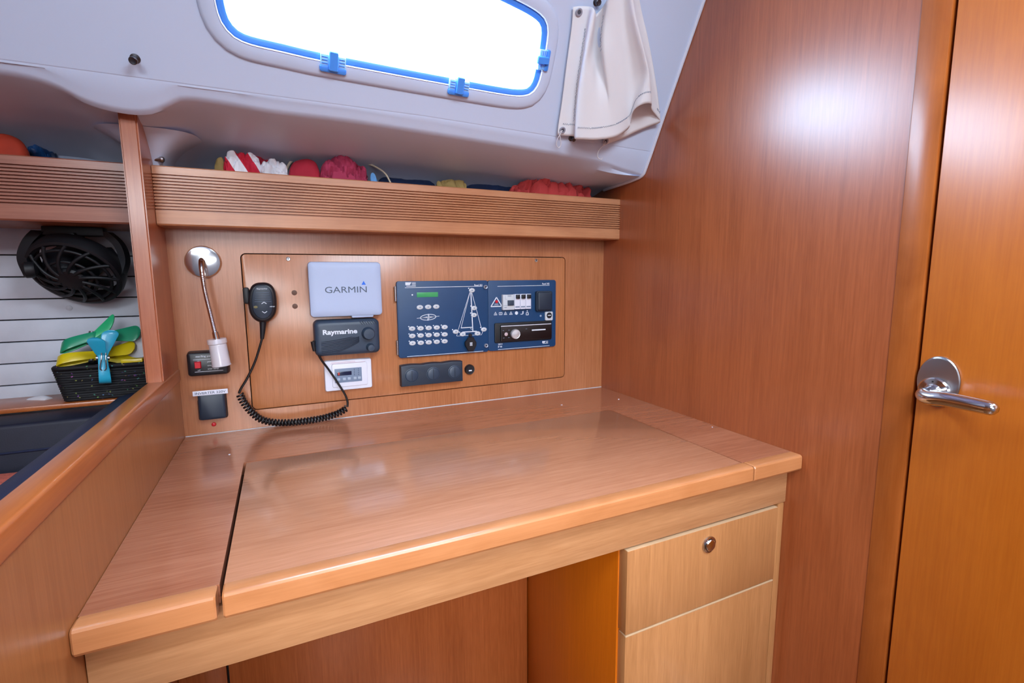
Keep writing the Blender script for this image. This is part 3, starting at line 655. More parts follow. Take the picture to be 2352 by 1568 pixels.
# --- radio
yr = -.040; x0, x1, z0, z1 = rect((725, 739), (870, 733), (872, 808), (728, 818), yr)
rd = thing('marine_radio', ((x0 + x1) / 2, 0, z0), 'slate blue marine radio with two knobs below the plotter', 'radio')
MB().rr(x0 - .003, x1 + .001, z0 - .001, z1 + .001, .012, [(0, -.001), (-.030, -.001), (-.037, .0015), (-.040, .006), (-.0412, .012)]).build('case', M['slate'], rd, 45)
sx, sz = x1 - x0, z1 - z0
text('Raymarine', W(781.5, 763, yr).x, W(781.5, 763, yr).z, .0800, .0158, -.0414, M['print'], rd, bold=.035)
for (px, py, r_) in ((848, 767, .0145), (853, 799, .0088)):
    p = W(px, py, -.058); MB().lathe((p.x, -.040, p.z), (0, -1, 0), [(r_ + .002, 0), (r_ + .0012, .004), (r_, .006), (r_ * .97, .016), (r_ * .88, .0185), (0, .0192)], 32).build('knob', M['slate'], rd)
for k in range(9):
    pts = []
    for j in range(17):
        t = j / 16; xa = x0 + sx * (.07 + .60 * t); za = z0 + sz * (.40 - .045 * k - .02 * t * 0 + (.10 + .06 * k * .4) * t ** 2.2 + .06 * (t) * (1 - k / 14))
        if za > z0 + sz * .08 and xa < x0 + sx * (.30 + .065 * (k + 1)) + .03: pts.append(Vector((xa, -.0408, za)))
    if len(pts) > 3: MB().tube(pts, .0011, 6).build('ridge', M['slatedk'], rd, 60)
for k in range(7):
    xa = x1 - .046 + k * .0058; MB().tube([Vector((xa, -.040, z1 - .003)), Vector((xa + .006, -.041, z1 - .012))], .0009, 6).build('ridge', M['slatedk'], rd)

# --- small white controller
yc = -.014; x0, x1, z0, z1 = rect((743, 829), (852, 823), (857, 890), (748, 900), yc)
hcn = thing('charger_control', ((x0 + x1) / 2, 0, z0), 'white control unit with small red digit display below the radio', 'controller')
MB().rr(x0, x1, z0, z1, .005, [(0, 0), (-.010, 0), (-.0135, .0015), (-.014, .004)]).build('case', M['white'], hcn)
sx, sz = x1 - x0, z1 - z0
MB().rr(x0 + .018, x1 - .012, z0 + .010, z1 - .009, .004, [(-.013, -.001), (-.0165, 0), (-.017, .001)]).build('bezel', M['white'], hcn)
fx0, fx1, fz0, fz1 = rect((768, 847), (830, 843), (832, 874), (770, 880), -.017)
MB().slab(fx0, fx1, fz0, fz1, .001, -.0165, -.0176, .0003).build('membrane', M['greyface'], hcn)
fw, fh = fx1 - fx0, fz1 - fz0
dp = MB().slab(fx0 + fw * .08, fx0 + fw * .62, fz1 - fh * .50, fz1 - fh * .22, .0005, -.0174, -.0180, .0002).build('display', M['lcddk'], hcn)
MB().slab(fx0 + fw * .12, fx0 + fw * .18, fz1 - fh * .46, fz1 - fh * .26, .0002, -.0179, -.0182, .0001).build('digit', M['printred'], dp)
for i, xa in enumerate((.13, .34, .52, .74, .90)):
    MB().slab(fx0 + fw * (xa - .055), fx0 + fw * (xa + .055), fz0 + fh * .16, fz0 + fh * .34, .0008, -.0174, -.0184, .0003).build('key', M['greykey'], hcn)
for c_ in range(2):
    for r_ in range(4):
        MB().cyl((fx0 + fw * (.72 + .16 * c_), -.0174, fz1 - fh * (.12 + .13 * r_)), (fx0 + fw * (.72 + .16 * c_), -.0180, fz1 - fh * (.12 + .13 * r_)), .0009, n=8).build('lamp_dot', M['lcddk'], hcn)
lnb = MB(); line(lnb, (x0 + sx * .15, z1 - .0050), (x1 - sx * .35, z1 - .0050), .0005, -.0139, -.0144); line(lnb, (x0 + sx * .13, z1 - .0080), (x1 - sx * .14, z1 - .0080), .0004, -.0139, -.0144); lnb.build('printed_line', M['printred'], hcn)

# --- electrical switch panel
EX0, EX1, EZ0, EZ1 = rect((911, 647), (1277, 641), (1277, 796), (916, 822), -.010)
XM = W(1122, 740, -.010).x
el = thing('switch_panel', ((EX0 + EX1) / 2, 0, EZ0), 'navy blue electrical panel with rows of oval buttons and a yacht diagram', 'switch panel')
M1 = MB().slab(EX0, XM - .0004, EZ0, EZ1, .007, -.001, -.0105, .001).build('hinged_plate', M['navyplate'], el)
M2 = MB().slab(XM + .0004, EX1, EZ0 + .0005, EZ1 - .0005, .007, -.001, -.0090, .001).build('fixed_plate', M['navyplate'], el)
YA, YB = -.0105, -.0090
for (a, b_) in ((657, 692), (782, 815)):
    p, q = W(906, a, -.008), W(909, b_, -.008); h = MB(); h.tube([Vector((EX0 - .003, -.008, p.z)), Vector((EX0 - .003, -.008, q.z))], .0030, 12); h.box(EX0 - .004, EX0 + .001, -.009, -.002, q.z, p.z); h.build('hinge', M['steel'], el)
def dot(mb, px, py, r, y0=YA, h=.0006, n=12, sx=1): p = W(px, py, y0); mb.lathe((p.x, y0 + .0002, p.z), (0, -1, 0), [(r, 0), (r, h), (0, h)], n, sx)
def button(px, py, led=True):
    p = W(px, py, YA - .001); b_ = MB(); b_.lathe((p.x, YA + .0002, p.z), (0, -1, 0), [(.0060, 0), (.0062, .0010), (.0052, .0020), (.003, .0024), (0, .0025)], 20, 1.42)
    o = b_.build('button', M['cream'], el, 60)
    k = MB(); k.lathe((p.x, YA - .0022, p.z), (0, -1, 0), [(.0016, 0), (.0016, .0003), (0, .0003)], 8, 1.3); k.build('button_mark', M['greyface'], o)
    if led: l_ = MB(); dot(l_, px - 7.6, py - 4.6, .0017); l_.build('button_led', M['print'], o)
for q in ((964.5, 705.5), (983.5, 704.7), (1002, 704)): button(*q, False)
for r_, rw in enumerate(((754.5, 753.8, 753, 752, 751), (771.3, 770.3, 769.4, 768.5, 767.8), (788, 787, 786, 784.8, 783.6))):
    for xx, yy in zip((946.5 + r_ * .5, 966 + r_ * .3, 984.8, 1003.2, 1021.3), rw): button(xx, yy)
for q in ((1084, 666.5), (1089, 707.3), (1088.6, 723.3), (1047, 761.5), (1063, 767.3), (1097, 765.5), (1111.5, 756.4)): button(*q)
def dl(mb, a, b_, wd, y=YA):
    p, q = W(*a, y), W(*b_, y); line(mb, (p.x, p.z), (q.x, q.z), wd, y + .0001, y - .0003)
dg_ = MB()
dl(dg_, (1081.5, 671), (1086, 760), .0028)
for a, b_, wd in (((1079, 671), (1052.5, 757), .0011), ((1079.5, 671), (1059, 752.5), .0011), ((1083.5, 671), (1105.5, 753), .0013), ((1058.5, 752.8), (1085, 751.3), .0022), ((1052, 759), (1049, 771.5), .001), ((1049, 771.5), (1106, 768.5), .001), ((1106, 768.5), (1109, 760), .001), ((1062, 762.5), (1095, 760.5), .0025), ((1080, 754), (1086, 757), .001)): dl(dg_, a, b_, wd)
dg_.build('yacht_diagram', M['print'], el)
lg = MB(); dl(lg, (930, 660.5), (1108, 657), .0013); dl(lg, (935, 818.8), (1110, 806), .0013); lg.build('printed_line', M['print'], el)
def logo(px, py, s, y):
    p = W(px, py, y); a = MB()
    a.loft([[Vector((p.x + u * s, yy, p.z + v * s)) for u, v in ((-11, -2), (-11, 4), (2, 4), (0, 1), (-2, -2))] for yy in (y + .0001, y - .0004)])
    for k in range(4): line(a, (p.x + (3) * s, p.z + (3.5 - 1.7 * k) * s), (p.x + 11 * s, p.z + (3.5 - 1.7 * k) * s), .7 * s, y + .0001, y - .0004)
    line(a, (p.x - 9 * s, p.z - 4 * s), (p.x + 11 * s, p.z - 4 * s), 1.3 * s, y + .0001, y - .0004)
    a.build('logo', M['print'], el)
logo(943, 652.5, .00125, YA); logo(1252, 785.5, .0009, YB)
t_ = W(1098.5, 654.6, YA); text('Panel 301', t_.x, t_.z, .024, .0052, YA, M['print'], el, bold=.02)
t_ = W(1253.5, 651.4, YB); text('Panel 302', t_.x, t_.z, .0245, .0052, YB, M['print'], el, bold=.02)
t_ = W(1149, 790.3, YB); text('230 V', t_.x, t_.z, .0135, .0050, YB, M['print'], el, bold=.02)
t_ = W(1148.5, 796, YB); text('IP 40', t_.x, t_.z, .0125, .0048, YB, M['print'], el, bold=.02)
lg = MB(); dl(lg, (1142.5, 657.4), (1262, 655), .0012, YB); dl(lg, (1144, 802.5), (1262, 793.3), .0012, YB); lg.build('printed_line', M['print'], el)
a0, a1, b0, b1 = rect((957, 671.5), (1006, 670.5), (1006, 681), (957.5, 683), YA); MB().slab(a0, a1, b0, b1, .0005, YA + .0003, YA - .0008, .0003).build('lcd', M['lcd'], el, label='green liquid crystal display')
l_ = MB(); dot(l_, 947, 677, .0021); l_.build('status_led', M['print'], el)
em = MB(); ec = W(983.5, 728.3, YA)
for sgn in (1,):
    pts = [Vector((ec.x + .0215 * cos(t) , YA - .0002, ec.z + .0075 * sin(t) + .001 * cos(t))) for t in [2 * pi * i / 40 for i in range(41)]]; em.tube(pts, .0009, 6, False)
line(em, (ec.x - .031, ec.z - .0018), (ec.x + .031, ec.z + .0018), .0011, YA, YA - .0004); line(em, (ec.x - .001, ec.z - .0090), (ec.x + .001, ec.z + .0090), .0022, YA, YA - .0004)
line(em, (ec.x + .003, ec.z - .005), (ec.x + .003, ec.z + .005), .0010, YA, YA - .0004)
em.loft([[Vector((ec.x + a, yy, ec.z + b_)) for a, b_ in ((-.020, -.0010), (-.003, .0022), (-.003, -.0022))] for yy in (YA, YA - .0004)]); em.loft([[Vector((ec.x + a, yy, ec.z + b_)) for a, b_ in ((.020, .0010), (.005, .0022), (.005, -.0022))] for yy in (YA, YA - .0004)])
em.build('deck_plan_emblem', M['print'], el)
for (px, py) in ((1115.5, 659), (1117, 793.5)):
    p = W(px, py, YA - .004); o = MB().lathe((p.x, YA, p.z), (0, -1, 0), [(.0058, 0), (.0058, .005), (.0045, .0065), (.0028, .006), (.0028, .002), (0, .002)], 24).build('panel_lock', M['nickel'], el)
    MB().cyl((p.x, YA - .0025, p.z), (p.x, YA - .0034, p.z), .0022, n=12).build('lock_core', M['blackm'], o)
# warning triangle
tr_ = [W(*q, YB) for q in ((1140.3, 682.5), (1127.5, 704), (1152.5, 703))]; t3 = MB()
for i in range(3):
    p, q = tr_[i], tr_[(i + 1) % 3]; line(t3, (p.x, p.z), (q.x, q.z), .0026, YB + .0001, YB - .0004)
t3.build('warning_triangle', M['print'], el)
l_ = MB(); dot(l_, 1140.2, 692.5, .0042, YB, .0025, 20); l_.build('test_button', M['redplastic'], el, label='red dot inside the warning triangle')
l_ = MB(); dl(l_, (1136, 698), (1144, 697.5), .0008, YB); dl(l_, (1135, 700.4), (1145, 700), .0008, YB); l_.build('printed_line', M['print'], el)
# symbol row
sy = MB()
def s2(px, py, pts, wd=.0011, closed=True):
    c = W(px, py, YB); n = len(pts)
    for i in range(n if closed else n - 1):
        p, q = pts[i], pts[(i + 1) % n]; line(sy, (c.x + p[0], c.z + p[1]), (c.x + q[0], c.z + q[1]), wd, YB + .0001, YB - .0003)
for px in (1138, 1161, 1173.5): s2(px, 720 - (px - 1138) * .03, [(0, .0048), (-.0048, -.0040), (.0048, -.0040)]); s2(px, 720.3 - (px - 1138) * .03, [(0, .001), (0, -.003)], .0016, False)
s2(1149.8, 719.8, [(-.0046, .003), (.0046, .003), (.0046, -.0035), (-.0046, -.0035)], .0015); s2(1149.8, 719.8, [(0, .003), (0, -.0035)], .0012, False)
dot(sy, 1186.3, 718.6, .0050, YB, .0004, 20)
s2(1199, 718, [(-.005, -.0042), (.002, -.0042), (.002, .0045)], .0018, False); s2(1200.5, 717.5, [(.002, -.0035), (.002, .0045)], .0014, False)
s2(1211, 719, [(-.0038, -.005), (.0038, -.005), (.0030, .002), (-.0030, .002)], .0020); dot(sy, 1211, 713.8, .0020, YB, .0004, 12)
sy.build('safety_symbol', M['print'], el)
# breakers
bx = [W(px, 690, YB - .012).x for px in (1155.5, 1182, 1195, 1207.8, 1220.3)]; bz0, bz1 = W(1188, 710, YB - .012).z, W(1188, 675.3, YB - .012).z
MB().slab(bx[0] + .0005, bx[1] - .0004, bz0 - .001, bz1 - .001, .0008, YB, YB - .011, .0008).build('main_breaker', M['cream'], el)
MB().slab(bx[0] + .0145, bx[1] - .0035, bz0 + .012, bz0 + .0265, .0005, YB - .0105, YB - .0165, .001).build('breaker_toggle', M['slate'], el)
ml = MB(); line(ml, (bx[0] + .007, bz1 - .003), (bx[0] + .007, bz1 - .014), .0005, YB - .0109, YB - .0113); line(ml, (bx[0] + .007, bz1 - .014), (bx[0] + .013, bz1 - .014), .0005, YB - .0109, YB - .0113)
for zz in (.003, .006): line(ml, (bx[0] + .015, bz1 - zz), (bx[0] + .026, bz1 - zz), .0012, YB - .0109, YB - .0113)
line(ml, (bx[0] + .001, bz0 + .0115), (bx[1] - .001, bz0 + .0115), .0007, YB - .0109, YB - .0113); line(ml, (bx[0] + .004, bz0 + .006), (bx[0] + .012, bz0 + .006), .0015, YB - .0109, YB - .0113)
ml.build('breaker_print', M['greyface'], el)
for i in range(1, 4):
    o = MB().slab(bx[i] + .0006, bx[i + 1] - .0006, bz0, bz1, .0008, YB, YB - .012, .0008).build('breaker', M['white'], el)
    MB().slab(bx[i] + .0035, bx[i + 1] - .0035, bz1 - .013, bz1 - .0015, .0006, YB - .0115, YB - .019, .001).build('toggle', M['black'], o)
    MB().slab(bx[i] + .0022, bx[i + 1] - .0022, bz0 + .005, bz0 + .0085, .0004, YB - .0118, YB - .0124, .0002).build('name_plate', M['greyface'], o)
# socket cover, indicator, usb port
a0, a1, b0, b1 = rect((1236, 671.5), (1268, 670), (1270, 711), (1237, 713), YB - .016)
o = MB().rr(a0, a1, b0, b1, .003, [(YB, -.003), (YB - .010, -.0025), (YB - .0105, 0), (YB - .015, .001), (YB - .0165, .004)]).build('socket_cover', M['slatedk'], el)
a0, a1, b0, b1 = rect((1252, 716), (1269, 715), (1270, 735), (1253, 736), YB - .004)
o = MB().slab(a0, a1, b0, b1, .003, YB, YB - .005, .001).build('usb_port', M['cream'], el)
MB().lathe(((a0 + a1) / 2, YB - .0048, (b0 + b1) / 2 + .002), (0, -1, 0), [(.0088, 0), (.0088, .001), (.0075, .0012), (.0, .0006)], 24).build('port_socket', M['black'], o)
MB().slab((a0 + a1) / 2 - .0050, (a0 + a1) / 2 + .0050, (b0 + b1) / 2 + .0010, (b0 + b1) / 2 + .0034, .0004, YB - .0054, YB - .0068, .0002).build('port_tongue', M['print'], o)
l_ = MB(); p = W(1241.7, 725, YB); l_.lathe((p.x, YB, p.z), (0, -1, 0), [(.0030, 0), (.0030, .0008), (.0018, .0008), (.0018, .0001), (0, .0001)], 16); l_.build('pilot_ring', M['greykey'], el)

# --- car stereo
ys = -.020; a0, a1, b0, b1 = rect((1140, 744), (1268, 738), (1269, 781), (1142, 787.5), ys)
sr = thing('stereo', ((a0 + a1) / 2, -.009, b0), 'black stereo with chrome rotary knob set in the panel lower right', 'stereo')
MB().slab(a0 - .003, a1 + .002, b0 + .0002, b1 + .002, .004, -.0092, -.014, .002).build('surround', M['blackm'], sr)
MB().slab(a0 + .013, a1 - .001, b0 + .004, b1 - .004, .003, -.0135, -.020, .0015).build('faceplate', plain('glossy_black_fascia', '0A060C', .35, coat=.15), sr)
p, q = W(1150.5, 749, ys), W(1265.5, 743.6, ys); k = MB(); k.slab(p.x, q.x, (p.z + q.z) / 2 - .0010, (p.z + q.z) / 2 + .0010, .0004, -.0195, -.0215, .0003); k.build('chrome_strip', M['white'], sr)
p = W(1185, 767, -.026); MB().lathe((p.x, -.0195, p.z), (0, -1, 0), [(.0142, 0), (.0142, .006), (.0128, .008), (.0118, .0076), (0, .0100)], 36).build('volume_knob', plain('spun_aluminium', 'D4D8E0', .3, metal=.55), sr)
p = W(1162.5, 767.3, ys); MB().lathe((p.x, -.0198, p.z), (0, -1, 0), [(.0052, 0), (.0052, .001), (.0040, .0016), (0, .0018)], 20).build('source_button', plain('pinkish_white_button', 'C8B4BC', .4), sr)
p, q = W(1221.5, 758.3, ys), W(1253, 756, ys); k = MB(); k.slab(p.x, q.x, (p.z + q.z) / 2 - .0018, (p.z + q.z) / 2 + .0018, .0004, -.0198, -.0206, .0002); k.build('display_bar', M['print'], sr, label='white bar on the display')
k = MB()
for (u_, v_) in ((1156, 759), (1169, 758), (1157, 776), (1169, 775), (1209, 755)): p = W(u_, v_, ys); k.slab(p.x - .0025, p.x + .0025, p.z - .0006, p.z + .0006, .0002, -.0199, -.0203, .0001)
k.build('key_mark', M['greyface'], sr)

# --- ignition key with black fob
p = W(1081, 770, -.016); ky = thing('key', (p.x, -.012, p.z), 'black-headed key hanging in the lock under the yacht diagram', 'key')
MB().lathe((p.x, -.0105, p.z), (0, -1, 0), [(.0050, 0), (.0050, .004), (.0038, .005), (0, .005)], 20).build('key_lock', M['black'], ky)
hp2 = [W(*q, -.020) for q in ((1075, 774), (1088, 774), (1089, 778), (1094, 785), (1094, 793), (1089, 803), (1087, 806), (1076, 806), (1074, 803), (1068, 793), (1068, 785), (1074, 778))]
hp2 = [Vector((v.x, 0, v.z)) for v in hp2]; cc = sum(hp2, Vector()) / 12
MB().loft([[cc + (v - cc) * k + Vector((0, y, 0)) for v in hp2] for y, k in ((-.0155, .95), (-.017, 1), (-.021, 1), (-.0225, .93))]).build('key_head', M['black'], ky, 40)
k = MB()
for i in range(3):
    for j in range(3): k.slab(cc.x - .0035 + i * .0026, cc.x - .0015 + i * .0026, cc.z - .0045 + j * .0034, cc.z - .0020 + j * .0034, .0002, -.0224, -.0228, .0001)
k.build('key_marking', M['print'], ky)

# --- triple accessory socket and round cap
yt_ = -.022; a0, a1, b0, b1 = rect((920, 839), (1063.5, 829), (1063.5, 876), (923, 888), yt_)
ts = thing('triple_socket', ((a0 + a1) / 2, 0, b0), 'dark slate panel of three round capped sockets under the switch panel', 'socket')
k = MB(); Ls = []; nx = 60
for y, ins in ((0, 0), (yt_ + .004, 0), (yt_ + .001, .0012), (yt_, .004)):
    L = [Vector((a0 + ins, y, b0 + ins)), Vector((a1 - ins, y, b0 + ins))]
    for i in range(nx + 1):
        t = i / nx; xx = a1 - ins - (a1 - a0 - 2 * ins) * t; sc = .0020 * abs(sin(pi * 3 * t)) - .0015; L.append(Vector((xx, y, b1 - ins + sc)))
    Ls.append(L)
k.loft(Ls).build('socket_body', M['slatedk'], ts, 40)
for (px, py) in ((946, 862.5), (995.5, 858.5), (1044.5, 854)):
    p = W(px, py, yt_ - .002); o = MB().lathe((p.x, yt_ + .003, p.z), (0, -1, 0), [(.0185, 0), (.0185, .0035), (.0172, .0040), (.0165, .0032), (.0160, .0032), (.0158, .0052), (.0140, .0062), (0, .0064)], 40).build('socket_cap', M['slate'], ts)
    k = MB(); k.box(p.x - .0004, p.x + .0004, yt_ - .0042, yt_ - .0028, p.z - .0135, p.z + .0135); k.build('cap_ridge', M['blackm'], o)
p = W(1080.3, 849, -.010); rc = thing('round_socket', (p.x, 0, p.z), 'small round black capped socket right of the triple socket', 'socket')
MB().lathe((p.x, 0, p.z), (0, -1, 0), [(.0145, 0), (.0145, .006), (.0130, .009), (.011, .0085), (0, .0098)], 36).build('cap', M['black'], rc)
MB().slab(p.x - .0045, p.x + .0045, p.z - .0040, p.z - .0005, .0003, -.0096, -.0104, .0002).build('white_mark', M['print'], rc)

# ============================================================ LINER STUDS AND CURTAIN
def stud(px, py, label, r=.0062, h=.022):
    p = WL(px, py, h); o_ = p - LN * h
    r_ = MB().lathe(o_ , LN, [(.0075, -.001), (.0075, .001), (.0040, .002), (.0035, h - .006), (r, h - .005), (r, h - .001), (r * .8, h), (r * .5, h - .0005), (0, h - .0005)], 24)
    tag(r_.build('curtain_stud', M['darksteel']), label, 'stud')
stud(305, 139.5, 'dull steel curtain stud on the white liner left of the window')
stud(1376, 6, 'curtain stud at the top behind the gathered white curtain', h=.012)
stud(1330, 28, 'curtain stud holding the top left grommet of the white curtain', h=.006)
stud(1319, 321, 'dark stud just below the hem of the white curtain', r=.0050, h=.016)

cu = thing('curtain', WL(1400, 160, 0), 'short white canvas curtain with grommets hanging gathered beside the window', 'curtain')
def col(pts, d0, d1): # pixel path down the cloth, distance from the liner at top and bottom
    n_ = len(pts); return resample(catmull([WL(p[0], p[1], (d0 + (d1 - d0) * (i / (n_ - 1))) if len(p) < 3 else p[2]) for i, p in enumerate(pts)], 8), 40)
cols = [
 col([(1316, 16), (1313, 60), (1301, 150), (1291, 230), (1282, 290), (1281, 310)], .006, .010),
 col([(1332, 14), (1330, 60), (1318, 150), (1308, 230), (1301, 290), (1300, 312)], .008, .012),
 col([(1352, 15), (1348, 60), (1337, 130), (1327, 200), (1321, 270), (1318, 313)], .012, .014),
 col([(1362, 18), (1354, 55), (1341, 130), (1330, 200), (1324, 270), (1321, 319)], .024, .032),
 col([(1366, 24), (1362, 60), (1350, 120), (1345, 170), (1340, 240), (1337, 320)], .026, .040),
 col([(1369, 32), (1364, 70, .012), (1361, 115, .010), (1359, 165, .030), (1361, 230, .038), (1360, 321)], .014, .046),
 col([(1375, 28), (1370, 60, .002), (1370, 110, .0015), (1371, 160, .014), (1378, 230, .036), (1378, 320)], .010, .048),
 col([(1386, 14), (1381, 55, .002), (1380, 105, .0015), (1384, 150, .016), (1394, 225, .036), (1397, 318)], .014, .048),
 col([(1400, -8), (1390, 45, .026), (1385, 90, .030), (1388, 135, .036), (1404, 230, .040), (1417, 313)], .032, .044),
 col([(1416, -20), (1417, 40), (1420, 100), (1424, 160), (1430, 230), (1432, 304)], .030, .036),
 col([(1428, -25), (1431, 40), (1438, 100), (1446, 150), (1450, 200), (1446, 290)], .026, .026),
 col([(1438, -30), (1443, 30), (1453, 90), (1464, 140), (1470, 190), (1454, 256)], .032, .040),
 col([(1446, -32), (1454, 30), (1465, 80), (1478, 130), (1485, 175), (1474, 240)], .040, .058),
 col([(1450, -32), (1459, 30), (1471, 80), (1483, 130), (1492, 175), (1495, 238)], .038, .058),
 col([(1452, -32), (1461, 30), (1473, 85), (1485, 135), (1494, 190), (1496, 250)], .022, .030),
 col([(1458, -30), (1468, 30), (1480, 85), (1493, 150), (1504, 215), (1511, 270)], .014, .018),
 col([(1463, -28), (1474, 30), (1487, 85), (1499, 150), (1509, 215), (1516, 281)], .010, .016),
 col([(1450, -28), (1460, 30), (1470, 95), (1478, 160), (1484, 220), (1490, 291)], .006, .010),
 col([(1436, -28), (1444, 30), (1450, 95), (1454, 160), (1456, 220), (1458, 304)], .008, .012),
 col([(1422, -28), (1426, 30), (1430, 95), (1432, 160), (1431, 220), (1430, 318)], .004, .008),
 col([(1408, -28), (1410, 30), (1412, 95), (1408, 160), (1403, 220), (1396, 330)], .004, .008),
 col([(1402, -28), (1402, 30), (1402, 95), (1398, 160), (1393, 220), (1385, 336)], .004, .007)]
rows = [catmull([c[j] for c in cols], 5) for j in range(40)]
rows = [[Vector(p) for p in r_] for r_ in rows]
cb = MB(); cb.loft(rows, closed=False); cl = cb.build('cloth', M['curtain'], cu, 180)
sm = cl.modifiers.new('thick', 'SOLIDIFY'); sm.thickness = .0012; sm.offset = 0
# zigzag stitching along hem and left flap
def surf(ci, rj):
    i, j = int(min(ci * 5, len(rows[0]) - 2)), int(min(rj, 38)); a = rows[j][i]; nrm = (rows[j][min(i + 1, len(rows[0]) - 1)] - rows[j][i]).cross(rows[j + 1][i] - rows[j][i])
    nrm = nrm.normalized() if nrm.length > 0 else Vector(LN); 
    if nrm.dot(CAM - a) < 0: nrm = -nrm
    return a + nrm * .0011
def zig(seq, name='stitching'):
    pts = []
    for k, (ci, rj) in enumerate(seq):
        pts.append(surf(ci, rj) + LQ * (.0017 if k % 2 else -.0017))
    MB().tube(pts, .00042, 4).build(name, M['greyface'], cu, 80)
zig([(3.4 + 9.6 * k / 90, 35) for k in range(91)]); zig([(.6 + 1.6 * k / 14, 35) for k in range(15)]); zig([(15 + 1.2 * k / 10, 36) for k in range(11)])
pts = [surf(1.9 - .5 * 0, 6 + 28 * k / 70) + Vector((.0015 * (1 if k % 2 else -1), 0, 0)) for k in range(71)]
MB().tube(pts, .00042, 4).build('stitching', M['greyface'], cu, 80)
pts = [surf(7.6, 4 + 9 * k / 24) + Vector((.0015 * (1 if k % 2 else -1), 0, 0)) for k in range(25)]
MB().tube(pts, .00042, 4).build('stitching', M['greyface'], cu, 80)
for (px, py, d) in ((1330, 28, .010), (1292, 299, .0125), (1391, 324, .0105)):
    p = WL(px, py, d); b_ = MB(); r0, r1 = .0042, .0078
    b_.lathe(p, LN, [(r0, -.001), (r1, -.001), (r1, .0010), (r1 * .8, .0018), (r0, .0012), (r0, -.001)], 24); b_.build('grommet', M['nickel'], cu, 60)
    MB().lathe(p, LN, [(r0, -.0002), (r0, .0003), (0, .0003)], 16).build('grommet_hole', M['hole'], cu)
for pts, d in (([(1292, 299), (1288, 306), (1281, 318), (1278, 332), (1283, 339), (1288, 333), (1287, 318), (1285, 306), (1290, 300)], .014), ([(1391, 324), (1388, 332), (1381, 338), (1374, 349), (1373, 361), (1380, 366), (1384, 362)], .012)):
    MB().tube(catmull([WL(a, b_, d) for a, b_ in pts], 6), .0011, 8).build('elastic_loop', M['whitecloth'], cu, 80)

# ============================================================ THINGS ON THE LONG SHELF
SB = 1.2285
def mound(name, label, cat, mat, outline, ymid, depth, group=None, amp=.0035, freq=40, seed=0, y_shift=0, folds=0.0):
    """soft heap: crest follows the outline (photo px) in the plane y = ymid, round in depth, creased by noise"""
    pts = catmull([W(a, b_, ymid) for a, b_ in outline], 8); n_ = 84; P = resample([Vector((p.x, 0, p.z)) for p in pts], n_)
    Ls = []; m_ = 44
    x0, x1 = P[0].x, P[-1].x
    for i, p in enumerate(P):
        t = i / (n_ - 1); h = max(p.z - SB, .002); dd = depth * (sin(pi * min(max(t, .02), .98)) ** .4); L = []
        for k in range(m_):
            an = pi * k / (m_ - 1); cy, sz_ = cos(an), sin(an)
            v = Vector((p.x, ymid + dd * (-cy) * .5 * (1 if True else 0), SB + .0005 + h * (sz_ ** .62 if sz_ > 0 else 0)))
            q = v * freq + Vector((seed * 7.3, seed * 3.1, 0)); nn_ = noise.noise(q) + .5 * noise.noise(q * 2.3)
            ds = noise.voronoi(Vector((v.x * 26 + v.z * 14 + seed, v.y * 30, v.z * 26 - v.x * 10 + .4 * nn_)))[0]; rid = -1.6 * math.exp(-(ds[1] - ds[0]) * 6) - .9 * ds[0]
            ds = noise.voronoi(Vector((v.x * 60 + seed * 3, v.y * 60, v.z * 60 + nn_)))[0]; rid -= .5 * math.exp(-(ds[1] - ds[0]) * 7)
            e = min(1, sz_ * 1.5)
            v += Vector((.6 * amp * noise.noise(q + Vector((9, 0, 0))), -amp * nn_ * 1.3 - folds * rid * .0042, (amp * .35 * nn_ + folds * (rid + 1) * .0026))) * e
            if v.z < SB + .001: v.z = SB + .001
            v.y = max(v.y, -.0555)
            L.append(v)
        Ls.append(L)
    mb = MB(); mb.loft(Ls, closed=True); o = mb.build(name, mat, None, 40); return tag(o, label, cat, group)
mound('striped_shirt', 'red and white banded garment crumpled at the left end of the long shelf', 'clothing', M['stripe'], [(512, 400), (514, 372), (519, 350), (545, 346), (560, 352), (580, 356), (598, 372), (606, 400)], -.040, .05, amp=.005, seed=1, folds=1.5)
mound('red_sleeve', 'dark red sleeve behind the banded garment on the long shelf', 'clothing', M['red'], [(548, 400), (556, 354), (580, 346), (606, 356), (625, 380), (632, 402)], .01, .05, seed=2, folds=1)
mound('white_sleeve', 'white cuff between the banded garment and the dark red bag', 'clothing', M['whitecloth'], [(596, 402), (603, 372), (618, 366), (636, 366), (655, 378), (664, 402)], -.038, .04, seed=3, folds=1.4)
mound('brown_pouch', 'small brown pouch at the far left of the heap on the long shelf', 'pouch', M['ochre'], [(492, 398), (494, 378), (503, 364), (513, 366), (517, 398)], -.036, .03, seed=4)
mound('red_bag', 'dark red rounded bag with cream handle on the long shelf', 'bag', M['red'], [(662, 408), (668, 382), (685, 368), (710, 366), (728, 378), (738, 410)], -.025, .055, amp=.002, seed=5)
mound('pink_jacket', 'crumpled crimson pink jacket, highest heap on the long shelf', 'clothing', M['pink'], [(731, 414), (737, 384), (757, 364), (787, 359), (815, 370), (838, 388), (849, 420)], -.038, .075, amp=.0045, seed=6, folds=2.2)
mound('blue_scrap', 'light blue scrap of cloth right of the pink jacket', 'cloth', M['lightblue'], [(850, 420), (853, 400), (861, 401), (868, 420)], -.036, .02, seed=7)
mound('navy_cloth', 'dark navy cloth lying low in the middle of the long shelf', 'cloth', M['navycloth'], [(866, 425), (880, 408), (930, 412), (985, 416), (1004, 432)], .035, .06, seed=8)
